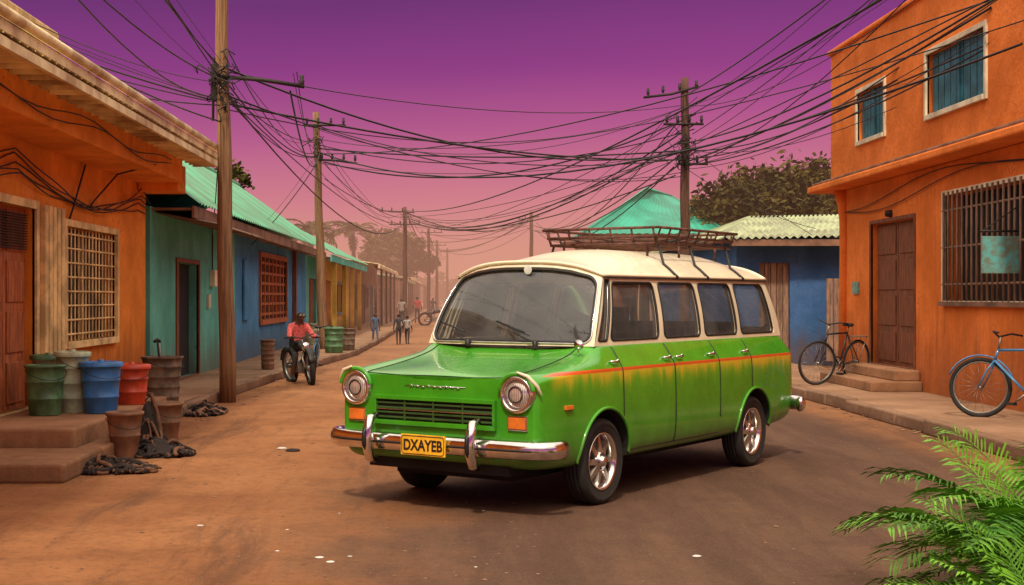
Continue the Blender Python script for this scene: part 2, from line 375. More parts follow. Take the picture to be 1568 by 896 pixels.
g=MB(); frame(g,X,-1,*W,.06,.04,'creamR'); bars(g,X-.05,13.0,18.72,1.42,2.92,34,3,.017,'fencew'); g.box(X-.08,X+.02,12.9,18.78,1.38,1.44,'rust')
g.build('barred_window',E)
for u in U:
    g=MB(); frame(g,X-.04,-1,*u,.07,.03,'creamR'); n=9
    for i in range(n):
        y=u[0]+(u[1]-u[0])*i/n; g.box(X+.03,X+.05,y+.015,y+(u[1]-u[0])/n-.015,u[2],u[3],'shut')
    g.box(X+.0,X+.04,(u[0]+u[1])/2-.03,(u[0]+u[1])/2+.03,u[2],u[3],'shut'); g.build('window',E,bevel=.005)
g=MB(); g.box(X-.03,X-.001,22.65,22.95,1.55,1.75,'sign'); g.lathe([(.001,-.1),(.05,-.09),(.06,0)],'iron',10,(X,21,2.78),'X')
for k in range(2):
    g.tube([(X-.03,23.4-i*.6,2.95+.1*k-.12*math.sin(i*.5+k)+.012*i) for i in range(18)],.008,'wire',5)
g.build('wall_fittings',E)
E2=empty('shop_sign'); g=MB(); g.box(6.28,6.72,16.2,16.24,1.78,2.22,'sign'); g.tube([(6.75,16.22,2.28),(6.26,16.22,2.28)],.015,'iron',6); g.tube([(6.75,16.22,2.6),(6.3,16.22,2.29)],.008,'iron',6); g.build('board_and_bracket',E2,bevel=.004)
# ---- blue house right
E=empty('blue_shed_house')
g=MB()
def yfac(g,y,x0,x1,z0,z1,holes,k,rev=.15):
    xs=sorted({x0,x1,*[h[0] for h in holes],*[h[1] for h in holes]}); zs=sorted({z0,z1,*[h[2] for h in holes],*[h[3] for h in holes]})
    for a,b in zip(xs[:-1],xs[1:]):
        for c,d in zip(zs[:-1],zs[1:]):
            cx,cz=(a+b)/2,(c+d)/2
            if any(h[0]<cx<h[1] and h[2]<cz<h[3] for h in holes): continue
            g.quad((a,y,c),(b,y,c),(b,y,d),(a,y,d),k)
    for a,b,c,d in holes:
        for q in (((a,c),(a,d)),((b,c),(b,d)),((a,c),(b,c)),((a,d),(b,d))):
            (p,r),(p2,r2)=q; g.quad((p,y,r),(p,y+rev,r),(p2,y+rev,r2),(p2,y,r2),k)
        g.quad((a,y+rev,c),(b,y+rev,c),(b,y+rev,d),(a,y+rev,d),'dark')
yfac(g,30,6.25,11,0,2.8,[(6.75,7.42,.15,2.25)],'blueR'); g.quad((6.25,30,0),(6.25,42,0),(6.25,42,2.8),(6.25,30,2.8),'blueR'); g.quad((6.25,42,0),(11,42,0),(11,42,2.8),(6.25,42,2.8),'blueR'); g.quad((11,30,0),(11,42,0),(11,42,2.8),(11,30,2.8),'blueR')
g.build('walls',E)
g=MB()
for i in range(5): g.box(6.76+i*.132,6.76+i*.132+.12,30.06,30.09,.15,2.25,'fencew')
g.build('plank_door',E,bevel=.005)
g=MB(); corr(g,(5.85,29.4,2.76),(11.4,29.4,2.86),(11.4,35,3.62),(7.6,35,3.55),'roofpale',.16,.03,6); corr(g,(5.85,42.5,2.76),(11.4,42.5,2.86),(11.4,35,3.62),(7.6,35,3.55),'roofpale',.16,.03,6)
corr(g,(5.85,29.4,2.76),(5.85,42.5,2.76),(7.6,35.01,3.55),(7.6,34.99,3.55),'roofpale',.16,.02,6)
g.box(6.0,11.3,29.43,29.47,2.60,2.74,'rust'); g.build('roof',E)
g=MB()
for i in range(5):
    x=7.95+i*.16; g.box(x,x+.14,29.0,29.03,.14,1.95+random.uniform(-.08,.08),'fencew')
g.box(7.95,8.75,29.031,29.06,1.5,1.58,'fencew'); g.build('wooden_fence',bevel=.006)
# ---- teal-roof house right far
E=empty('teal_roof_house')
g=MB(); g.box(5.9,11,55.6,65,0,4.2,'tan'); g.build('walls',E)
g=MB(); a=(5.3,55,4.05);b=(11.2,55,4.05);c=(11.2,66,4.05);d=(5.3,66,4.05);p=(8.3,58,6.1); p2=(10,62,6.05)
corr(g,a,b,p2,p,'roofteal',.3,.02,6); g.add([a,d,c,b,p,p2],[(0,1,4),(1,2,5,4),(2,3,5)],'roofteal'); g.tube([a,p],.06,'roofteal',6); g.tube([b,p2],.06,'roofteal',6); g.tube([p,p2],.06,'roofteal',6); g.build('roof',E)
# ------------------------------------------------------------------ poles & wires
def pole(name,x,y,h,r,k,lean=(0,0),arms=(),ins=True):
    g=MB(); n=14
    g.tube([(x+lean[0]*i/n+.012*math.sin(i*1.3),y+lean[1]*i/n,h*i/n) for i in range(n+1)],[r*(1.12-.4*i/n) for i in range(n+1)],k,10)
    for (z,x0,x1,dz) in arms:
        g.tube([(x+x0,y-.09,z),(x+(x0+x1)/2,y-.09,z+dz*.3),(x+x1,y-.09,z+dz)],.032,'iron',6)
        for t in ((.08,.35,.65,.95) if ins else (.97,)):
            xx=x+x0+(x1-x0)*t; g.lathe([(.001,.17),(.035,.15),(.025,.1),(.04,.08),(.03,.03),(.02,0)],'iron',8,(xx,y-.09,z+dz*t*.8+.03-(0 if ins else .06)))
    return g.build(name)
pole('utility_pole',-3.17,19.5,8,.108,'woodp',(-.12,0),[(4.62,-.12,1.10,-.14)],False)
g=MB(); g.box(-3.40,-3.31,19.42,19.55,4.3,4.8,'iron'); g.tube([(-3.37,19.45,4.0),(-3.36,19.45,4.9)],.02,'iron',6); g.build('junction_box')
pole('utility_pole',-3.35,36,6.35,.12,'woodp',(-.18,0),[(6.0,-.5,.6,0),(5.1,-.1,.9,-.1)])
pole('utility_pole',-2.33,70,6.1,.13,'woodd',(0,0),[(5.9,-1.3,.5,-.1),(5.2,-.8,.8,0)])
pole('utility_pole',-1.6,100,6.5,.14,'woodd',(0,0),[(6.2,-.6,1.0,0)])
pole('utility_pole',-1.3,130,6.9,.15,'woodd',(0,0),[(6.4,-.8,.9,0)])
pole('utility_pole',-.4,165,7.4,.17,'woodd',(0,0),[(7,-.9,.9,0)])
pole('utility_pole',5.3,31,6.45,.12,'woodd',(0,0),[(6.0,-.95,.3,.25),(5.4,-.5,.4,0),(4.5,-.2,.5,0)])
pole('utility_pole',5.3,90,7.1,.15,'woodd',(0,0),[(6.6,-.9,.5,.2)])
pole('utility_pole',-3.5,5.5,7.5,.13,'woodp',(0,0),[(6.9,-.6,.9,0)])
pole('utility_pole',5.7,9.5,7.5,.13,'woodd',(0,0),[(6.4,-.9,.5,0)])
g=MB(); rnd=random.Random(3)
def span(a,b,za,zb,n,sag,r=.011,ja=.25):
    for i in range(n):
        A=Vector((a[0]+rnd.uniform(-ja,ja),a[1],rnd.uniform(*za))); B=Vector((b[0]+rnd.uniform(-ja,ja),b[1],rnd.uniform(*zb)))
        s=rnd.uniform(*sag); K=18; pts=[]
        for k in range(K+1):
            t=k/K; p=A.lerp(B,t); p.z-=4*s*t*(1-t); pts.append(p)
        g.tube(pts,r*rnd.choice([.55,.7,1,1.4]),'wire',4,caps=False)
L0=(-3.5,5.5);P1=(-3.25,19.5);P2=(-3.5,36);P3=(-2.33,70);P4=(-1.6,100);P5=(-1.3,130);R1=(5.3,31);R2=(5.3,90);R0=(5.7,9.5)
span(L0,P1,(5.2,7.0),(4.2,4.9),8,(.1,.7),.008)
span((-4.45,9),P1,(3.9,4.3),(3.9,4.6),3,(.1,.3),.008,0)
span((-8,14),P1,(4.9,6),(4.2,4.7),4,(.1,.4),.009)
span((-2.2,19.4),P2,(4.4,4.7),(5,6),3,(.2,.7),.01,.1)
span(P1,P2,(4.0,5.2),(4.8,6.1),5,(.1,.7),.011,.1)
span(P1,R1,(4.1,4.9),(4.2,5.9),6,(.1,.9),.012,.1)
span(P2,R1,(5.0,6.0),(4.6,6.1),6,(.2,.9),.013,.3)
span(P2,P3,(4.6,6.0),(5.0,6.0),5,(.3,1.0),.014,.3)
span(P1,P3,(4.2,5.0),(5.0,6.0),3,(.3,1.2),.013,.2)
span(P3,R1,(5.1,6.0),(4.2,5.9),6,(.3,1.6),.016,.3)
span(R1,R2,(4.4,6.1),(5.8,6.8),7,(.3,1.4),.015,.4)
span(R1,R0,(4.2,6.1),(4.6,6.6),9,(.1,.8),.011,.2)
span(R1,(6.7,17.0),(4.2,5.2),(4.6,5.6),5,(.1,.5),.013,.05)
span(R1,(6.7,20.5),(4.4,5.2),(3.9,5.5),3,(.1,.4),.012,.05)
span(P3,R0,(5.1,6),(4.5,5.6),3,(.6,1.4),.013,.2)
span(P2,(6.7,16),(5,6),(4.4,5.2),3,(.5,1.3),.012,.05)
span(P3,R2,(5.2,5.9),(6,6.7),3,(.3,1.2),.02,.3)
span(P4,R2,(5.4,6.3),(6,6.8),3,(.3,1),.02,.3)
span(P3,P4,(5.2,5.9),(5.5,6.3),4,(.3,.9),.02,.3)
span(P4,P5,(5.5,6.3),(5.8,6.6),4,(.3,.8),.024,.3)
span(P5,R2,(5.8,6.5),(6,6.7),4,(.3,1.2),.024,.3)
span(P5,(-.4,165),(5.8,6.5),(6.2,7.1),3,(.3,.8),.028,.3)
span(P2,(-4.4,30),(5,5.8),(2.6,2.8),2,(.1,.3),.011,.05)
span(P1,(-4.4,25.4),(4.2,4.6),(2.4,2.7),2,(.1,.4),.009,.02)
span(R1,(8,30),(4.4,5),(2.8,3.0),2,(.1,.3),.012,.05)
g.build('overhead_wires')
g=MB()
for (cx,cy,cz,n,sp) in ((-3.22,19.36,4.5,16,.28),(-3.5,35.85,5.6,10,.3),(5.3,30.85,4.9,16,.45)):
    for i in range(n):
        p=Vector((cx+rnd.uniform(-.1,.1),cy,cz+rnd.uniform(-sp,sp))); pts=[]
        for k in range(7): pts.append(p.copy()); p=p+Vector((rnd.uniform(-.14,.14),rnd.uniform(-.05,.05),rnd.uniform(-.14,.14)))
        g.tube(pts,.011,'wire',4)
g.build('cable_tangle')
# ------------------------------------------------------------------ vegetation
def leafmat(name,c1,c2,scale=1.0,rough=.9,spec=.1,trans=False):
    m,nt,b=nt_new(name); p=pos(nt)
    f=noise(nt,scale,5,p); f2=noise(nt,scale*9,2,p)
    c=mixc(nt,mapr(nt,f,.35,.65),c1,c2); c=mixc(nt,mapr(nt,f2,.45,.7,0,.4),c,tuple(x*1.4 for x in c2))
    nt.links.new(c,b.inputs['Base Color']); b.inputs['Roughness'].default_value=rough; b.inputs['Specular IOR Level'].default_value=spec
    return m
M['leafA']=leafmat('foliage_olive',(.030,.026,.008),(.105,.085,.022),.6)
M['leafB']=leafmat('foliage_dusty',(.040,.036,.014),(.10,.082,.035),.3)
M['leafP']=leafmat('foliage_bright',(.03,.12,.008),(.15,.36,.025),2.5,.5,.3)
M['bark']=mat('bark',(.12,.07,.045),.9,var=.5,scale=8)
def tree(name,x,y,th,blobs,n,ls,k):
    rn=random.Random(int(x*7+y*3)%999); g=MB()
    top=Vector((x,y,th))
    g.tube([(x,y,0),(x+.1,y,th*.5),(x,y,th)],[.35,.25,.2],'bark',8)
    for (bx,by,bz,br) in blobs:
        c=Vector((x+bx,y+by,bz)); g.tube([top*.98,top.lerp(c,.5)+Vector((0,0,.15)),c],[.16,.1,.05],'bark',6)
    tot=sum(b[3]**2 for b in blobs); vs=[];fs=[]
    for (bx,by,bz,br) in blobs:
        for cl in range(max(6,int(n*br*br/tot/22))):
            d=Vector((rn.gauss(0,1),rn.gauss(0,1),rn.gauss(0,.8))).normalized()*br*(rn.uniform(.25,1.06)); d.z*=.78
            cc=Vector((x+bx,y+by,bz))+d; cr=br*rn.uniform(.13,.24)
            for q in range(22):
                p=cc+Vector((rn.gauss(0,cr),rn.gauss(0,cr),rn.gauss(0,cr*.6)))
                a=Vector((rn.uniform(-1,1),rn.uniform(-1,1),rn.uniform(-.6,.6))).normalized()*ls*rn.uniform(.6,1.3)
                b=a.cross(Vector((rn.uniform(-1,1),rn.uniform(-1,1),rn.uniform(-1,1)))).normalized()*ls*.5
                o=len(vs); vs+=[p-a,p+b,p+a,p-b]; fs.append((o,o+1,o+2,o+3))
    g.add(vs,fs,k); g.build(name)
tree('broadleaf_tree',14,58,4,[(-2.3,0,5.1,1.7),(-.6,.5,5.8,1.7),(1.0,0,6.0,1.8),(2.6,0,5.4,1.8),(0,-1,4.7,2.0),(-2.9,0,4.2,1.5),(2.6,0,4.2,1.8),(1,0,4.2,1.8),(-1.3,0,5,1.6)],24000,.18,'leafA')
tree('broadleaf_tree',-9.0,47,4,[(0,0,5.4,.9),(1.2,0,5.6,.8),(-1,0,5.3,.9)],3000,.14,'leafA')
tree('broadleaf_tree',-5.4,128,5,[(0,0,6.5,1.9),(1.6,0,5.5,1.7),(-1.4,0,5.8,1.6),(3.0,0,4.8,1.3),(1,0,4.6,1.8)],10000,.28,'leafB')
rn=random.Random(5); bl=[(rn.uniform(-18,18),rn.uniform(-6,6),rn.uniform(1.5,4.6),rn.uniform(2.2,3.4)) for i in range(24)]
tree('distant_trees',1,235,2,bl,9000,.55,'leafB')
bl=[(rn.uniform(-50,50),rn.uniform(-6,6),rn.uniform(1.5,6),rn.uniform(3,4.6)) for i in range(34)]
tree('distant_trees',-62,240,2,bl,5000,.9,'leafB')
bl=[(rn.uniform(-50,50),rn.uniform(-6,6),rn.uniform(1.5,6),rn.uniform(3,4.6)) for i in range(34)]
tree('distant_trees',66,240,2,bl,5000,.9,'leafB')
def frond(g,base,az,el,L,droop,nl,ll,k,w=.012,rn=random):
    pts=[];p=Vector(base);e=el;S=14
    for i in range(S+1):
        pts.append(p.copy()); d=Vector((math.cos(az)*math.cos(e),math.sin(az)*math.cos(e),math.sin(e))); p=p+d*L/S; e-=droop/S*(.5+i/S)
    g.tube(pts,[.006*(L)*(1.2-i/S) for i in range(S+1)],k,4)
    vs=[];fs=[]
    for q in range(nl):
        t=.18+.82*q/nl; f=t*S; i=min(S-1,int(f)); P=pts[i].lerp(pts[i+1],f-i); T=(pts[i+1]-pts[i]).normalized()
        side=T.cross(Vector((0,0,1))); side=side.normalized() if side.length>.01 else Vector((1,0,0)); up=side.cross(T)
        l=ll*(math.sin(math.pi*(.15+.78*t))**.7)*rn.uniform(.85,1.1)
        for sg in(-1,1):
            d=(side*sg+T*.8+up*.22+Vector([rn.uniform(-.12,.12) for _ in range(3)])).normalized()
            a=P; wv=T*w*.9+up*w*.25*sg
            b1=P+d*l*.33-Vector((0,0,l*.01)); b2=P+d*l*.68-Vector((0,0,l*.10)); c=P+d*l*.98-Vector((0,0,l*.30)); o=len(vs)
            vs+=[a-wv*.35,a+wv*.35,b1+wv,b1-wv,b2+wv*.8,b2-wv*.8,c]; fs+=[(o,o+1,o+2,o+3),(o+3,o+2,o+4,o+5),(o+5,o+4,o+6)]
    g.add(vs,fs,k)
for (px_,py_,ph) in ((-8.0,112,6.7),(-9.8,96,6.0)):
    g=MB(); g.tube([(px_,py_,0),(px_+.15,py_,ph*.5),(px_,py_,ph)],[.25,.18,.16],'bark',8)
    for i in range(20): frond(g,(px_,py_,ph),i*2.4,R(rn.uniform(-5,60)),2.3,R(95),16,.7,'leafB',.10,rn)
    g.build('palm_tree')
g=MB()
for (bx,by,nf,sc) in ((2.62,6.0,26,.92),(2.95,6.5,22,1.05),(2.35,5.4,12,.72),(2.9,5.7,14,.92)):
    for i in range(nf):
        az=rn.uniform(0,2*math.pi); el=R(rn.uniform(28,86)); L=sc*rn.uniform(.85,1.2)
        frond(g,(bx+rn.uniform(-.1,.1),by+rn.uniform(-.1,.1),rn.uniform(-.05,.05)),az,el,L,R(rn.uniform(55,105)),34,.34*sc,'leafP',.0085,rn)
g.build('palm_plant')
# ------------------------------------------------------------------ small props
def M_(name,*a,**k): M[name]=mat(name,*a,**k)
M_('pl_green',(.10,.22,.10),.45,var=.5,scale=5); M_('pl_pale',(.50,.55,.35),.5,var=.35,scale=5); M_('pl_blue',(.05,.22,.58),.4,var=.3,scale=5)
M_('pl_red',(.62,.07,.03),.4,var=.3,scale=5); M_('pot_brown',(.26,.13,.075),.8,var=.4,scale=5); M_('basket',(.19,.13,.09),.85,var=.5,scale=8)
M_('pl_black',(.02,.018,.018),.5,bmp=.3); M_('rubber',(.02,.018,.016),.8,scale=12); M_('chrome',(.82,.80,.78),.14,1.,var=.15,scale=9,bmp=.03)
M_('steel',(.35,.33,.30),.4,.8,scale=15); M_('bikeblue',(.06,.28,.58),.35,coat=.5); M_('rag',(.025,.015,.013),.9,scale=12,var=.5); M_('rag2',(.16,.07,.035),.9,scale=12,var=.5)
def bucket(name,x,y,z,rb,rt,h,k,lid=None,rings=2,content=None):
    g=MB(); pr=[(.001,0),(rb*.96,0),(rb,.01)]
    for i in range(rings):
        t=(i+1)/(rings+1); r=rb+(rt-rb)*t; pr+=[(r-.001,h*t-.012),(r+.007,h*t-.006),(r+.007,h*t+.006),(r,h*t+.012)]
    pr+=[(rt,h-.03),(rt+.012,h-.028),(rt+.014,h),(rt-.004,h),(rt-.012,h-.04),(rb*.9,.03),(.001,.03)]
    g.lathe(pr,k,28)
    if lid: g.lathe([(rt+.02,h-.03),(rt+.022,h+.012),(rt*.8,h+.022),(rt*.76,h+.012),(.03,h+.018),(.028,h+.04),(.001,h+.042)],lid,28)
    a=[( (rt+.015)*math.cos(t),(rt+.015)*math.sin(t),h-.05-.10*math.sin(t)) for t in [math.pi*i/12 for i in range(13)]]
    a=[(p[0],-abs(p[1]),p[2]) for p in a]; g.tube(a,.004,'iron',5)
    return g,(x,y,z)
def fin(name,gb): g,l=gb; o=g.build(name,loc=l); o.rotation_euler=(R(random.uniform(-1,1)),0,random.random()); return o
fin('green_bucket',bucket('',-4.02,13.6,.33,.155,.19,.50,'pl_green',None))
fin('pale_jerry_bin',bucket('',-3.85,13.95,.33,.145,.165,.60,'pl_pale','pl_pale',3))
fin('blue_bucket',bucket('',-3.53,13.85,.33,.16,.20,.50,'pl_blue','pl_blue',2))
fin('red_bucket',bucket('',-3.49,15.0,.33,.15,.19,.42,'pl_red','pl_red',2))
fin('pale_bucket',bucket('',-4.2,14.3,.33,.15,.17,.55,'pl_pale','pl_green',2))
gb=bucket('',-3.55,16.9,.15,.19,.245,.62,'basket',None,4); g=gb[0]
g.tube([(.0,.02,.1),(-.05,.0,.6),(-.08,.0,.82)],.012,'iron',6); g.tube([(.05,.0,.1),(.02,.05,.6),(.0,.05,.78)],.01,'steel',6); g.tube([(-.13,0,.8),(-.08,0,.83),(-.03,0,.80)],.018,'iron',6)
fin('woven_basket',gb)
fin('brown_pot',bucket('',-3.03,12.75,0.004,.115,.165,.43,'pot_brown',None,1))
fin('brown_pot',bucket('',-2.98,14.3,0.004,.13,.18,.40,'pot_brown',None,1))
gb=bucket('',-3.44,25.8,.15,.12,.13,.55,'pot_brown',None,5); fin('wooden_tub',gb)
gb=bucket('',-2.85,33.5,.15,.22,.23,.60,'pl_green','pl_green',3); fin('green_barrel',gb)
gb=bucket('',-2.62,35.0,.15,.17,.19,.55,'basket',None,3); fin('dark_barrel',gb)
gb=bucket('',-4.0,39,.15,.22,.25,.6,'pl_pale',None,2); fin('pale_barrel',gb)
def heap(name,x,y,z,rx,ry,h,n,k,k2):
    g=MB(); rn=random.Random(len(name)*3+int(x*10)+int(y))
    for i in range(n):
        a=rn.uniform(0,6.28); r=rn.random()**.6; p=Vector((rx*r*math.cos(a),ry*r*math.sin(a),h*(1-r)*rn.random()+.02)); pts=[]; d=rn.uniform(0,6.28)
        for q in range(16):
            pts.append(p.copy()); d+=rn.uniform(-.9,.9); s=.03
            p=p+Vector((math.cos(d)*s,math.sin(d)*s,rn.uniform(-.025,.025)))
            rr=math.hypot(p.x/rx,p.y/ry)
            if rr>1.1: d=math.atan2(-p.y,-p.x)
            p.z=max(.015,min(p.z,h*max(0,1.1-rr)+.03))
        g.tube(pts,rn.uniform(.008,.022),k if rn.random()<.65 else k2,6)
    n=22; vs=[];fs=[]
    for i in range(n+1):
        for j in range(n+1):
            u=(i/n*2-1);v=(j/n*2-1); rr=min(1,math.hypot(u,v)); vs.append((u*rx*.85,v*ry*.85,max(.0,h*.85*(1-rr**1.5)+rn.uniform(-.02,.02)*(rr<.95))))
    for i in range(n):
        for j in range(n): q=i*(n+1)+j; fs.append((q,q+1,q+n+2,q+n+1))
    g.add(vs,fs,k,True)
    return g.build(name,loc=(x,y,z))
heap('rag_heap',-2.95,11.75,.004,.42,.22,.12,70,'rag','rag2')
heap('rope_pile',-2.76,12.95,.004,.30,.26,.18,56,'rag','rag2')
heap('rope_pile',-3.0,13.6,.004,.17,.24,.56,80,'rag','rag2')
heap('rag_heap',-3.15,17.6,.004,.25,.5,.14,50,'rag','pot_brown')
g=MB(); rn=random.Random(11); M_('litter',(.7,.66,.6),.6); M_('pebble',(.25,.14,.08),.9); 
def peb(x,y,s,k,fl=.6):
    vs=[];n=7
    for j,(zz,rr) in enumerate(((0,.8),(.35,1),(.7,.7))):
        for i in range(n): a=6.283*i/n; q=rn.uniform(.8,1.15); vs.append((x+s*rr*q*math.cos(a),y+s*rr*q*math.sin(a),.004+s*fl*zz))
    fs=[(j*n+i,j*n+(i+1)%n,(j+1)*n+(i+1)%n,(j+1)*n+i) for j in range(2) for i in range(n)]+[tuple(2*n+i for i in range(n))]
    g.add(vs,fs,k)
for i in range(1100):
    y=6.5+rn.random()**1.6*22; x=rn.uniform(-3.2,5.1)
    if rn.random()<.6: x=rn.uniform(-3.2,.5)
    peb(x,y,rn.uniform(.003,.012)*(1+.8*(rn.random()<.06)),'pebble')
for i in range(220): peb(rn.choice([rn.gauss(-3.1,.15),rn.gauss(5.1,.12)]),rn.uniform(12,34),rn.uniform(.012,.035),'pebble')
g.build('gravel')
g=MB()
for x,y,s in ((-.75,7.87,.03),(-.68,7.74,.025),(-.58,7.91,.015),(-1.02,8.08,.015),(-1.64,8.97,.025),(1.42,7.91,.03),(.23,9.6,.012),(-.77,9.49,.01),(-1.05,8.82,.012),(.14,7.6,.01)):
    peb(x,y,s,'litter',.3)
g.build('paper_litter')
g=MB(); peb(-1.53,13.3,.07,'rag',.5); peb(-1.66,13.5,.05,'litter',.5); peb(-3.2,8.5,.05,'rag',.5); g.build('crumpled_rubbish')
# ------------------------------------------------------------------ bicycles
def bicycle(name,x,y,z,head,Rw=.33,wb=1.02,col='bikeblue',lean=0,tyre=.02,fend=None,steer=0.,moto=False):
    g=MB()
    for cx,st in((0,0),(wb,steer)):
        T=Matrix.Translation((cx,0,Rw))@Matrix.Rotation(st,4,'Z'); g.T=T
        n=32; g.tube([(Rw*.965*math.cos(a),0,Rw*.965*math.sin(a)) for a in [2*math.pi*i/n for i in range(n)]],tyre,'rubber',8,closed=True)
        g.tube([(Rw*.88*math.cos(a),0,Rw*.88*math.sin(a)) for a in [2*math.pi*i/n for i in range(n)]],tyre*.5,'steel',6,closed=True)
        g.tube([(0,-.05,0),(0,.05,0)],.022 if not moto else .05,'steel',8)
        for i in range(18):
            a=2*math.pi*i/18; g.tube([(0.02*math.cos(a+1),.02*(-1)**i,.02*math.sin(a+1)),(Rw*.9*math.cos(a),0,Rw*.9*math.sin(a))],.0022,'steel',3)
        if fend:
            g.tube([((Rw+.035)*math.cos(a),0,(Rw+.035)*math.sin(a)) for a in [R(20+i*12) for i in range(13)]],.032 if not moto else .055,fend,6,sz=.3)
    g.T=Matrix.Identity(4)
    bb=(wb*.43,0,Rw*.85); st=(wb*.30,0,Rw*2.35); hd=(wb*.80,0,Rw*2.3); hb=(wb*.84,0,Rw*1.95); ra=(0,0,Rw); fa=(wb,0,Rw); r=.015
    if moto: st=(wb*.3,0,Rw*1.8); hd=(wb*.80,0,Rw*2.2); r=.022
    for a,b in((bb,st),(st,hd),(bb,hb),(hd,hb)): g.tube([a,b],r,col,8)
    for s_ in(-.05,.05):
        g.tube([bb,(0,s_,Rw)],.009,col,6); g.tube([st,(0,s_,Rw)],.008,col,6); g.tube([hb,(wb*.9,s_*(1.5 if moto else 1),Rw*1.6),(wb,s_*(1.5 if moto else 1),Rw)],.011 if not moto else .02,'steel' if moto else col,6)
    if moto:
        g.tube([(wb*.38,0,Rw*2.05),(wb*.5,0,Rw*2.25),(wb*.68,0,Rw*2.3),(wb*.78,0,Rw*2.15)],[.05,.10,.10,.04],'pl_black',12)
        g.tube([(-.05,0,Rw*2.0),(wb*.15,0,Rw*2.05),(wb*.42,0,Rw*2.0)],[.06,.085,.07],'pl_black',10,sz=.5)
        g.box(wb*.32,wb*.62,-.08,.08,Rw*.7,Rw*1.35,'steel'); g.tube([(wb*.6,.09,Rw*.9),(wb*.4,.12,Rw*.6),(-.05,.13,Rw*.75)],.035,'chrome',8)
        g.lathe([(.001,.06),(.075,.05),(.08,.02),(.05,-.05),(.001,-.06)],'chrome',16,(wb*.90,0,Rw*2.25),'X')
    else:
        g.tube([st,(wb*.28,0,Rw*2.65)],.012,'steel',6)
        g.lathe([(.001,.03),(.06,.03),(.08,.01),(.05,-.02),(.001,-.02)],'pl_black',12,(wb*.27,0,Rw*2.7)); g.box(wb*.27,wb*.27+.15,-.02,.02,Rw*2.7-.01,Rw*2.7+.02,'pl_black')
    g.tube([hd,(wb*.78,0,Rw*2.75)],.012,'steel',6)
    g.tube([(wb*.66,-.27,Rw*2.85),(wb*.76,-.2,Rw*2.9),(wb*.8,0,Rw*2.75),(wb*.76,.2,Rw*2.9),(wb*.66,.27,Rw*2.85)],.012,'pl_black',6)
    g.lathe([(.09,-.005),(.095,0),(.09,.005)],'steel',18,(wb*.43,.05,Rw*.85),'Y')
    g.tube([(wb*.43,.06,Rw*.85),(wb*.43+.12,.07,Rw*.85-.11)],.009,'steel',5); g.tube([(wb*.43,-.06,Rw*.85),(wb*.43-.12,-.07,Rw*.85+.11)],.009,'steel',5)
    g.box(wb*.43+.08,wb*.43+.16,.07,.15,Rw*.85-.13,Rw*.85-.10,'pl_black'); g.box(wb*.43-.16,wb*.43-.08,-.15,-.07,Rw*.85+.1,Rw*.85+.12,'pl_black')
    if not moto: g.box(-.2,.16,-.06,.06,Rw*2.15,Rw*2.18,'steel'); g.tube([(-.15,.05,Rw*2.15),(0,.05,Rw)],.006,'steel',5); g.tube([(-.15,-.05,Rw*2.15),(0,-.05,Rw)],.006,'steel',5)
    o=g.build(name,loc=(x,y,z)); o.rotation_euler=Euler((R(lean),0,head),'XYZ'); return o
bicycle('blue_bicycle',6.60,14.75,.148,math.atan2(.72,-.6),.33,.98,'bikeblue',5,.024,'bikeblue',steer=.3)
M_('bikeblack',(.03,.03,.035),.4)
bicycle('black_bicycle',6.4,21.75,.148,math.atan2(-.62,-.78),.34,1.0,'bikeblack',-6,.018,None,steer=-.3)
bicycle('motorbike',-2.80,24.2,.005,math.atan2(-.8,.42),.29,.92,'pl_black',7,.045,'pl_black',steer=-.2,moto=True)
bicycle('parked_bicycle',-2.75,27.6,.005,math.atan2(-.9,.1),.33,1.0,'bikeblue',-5,.02,None)
bicycle('motorbike',-1.35,72,.005,math.atan2(.15,1),.33,1.1,'pl_black',3,.06,'pl_black',moto=True)
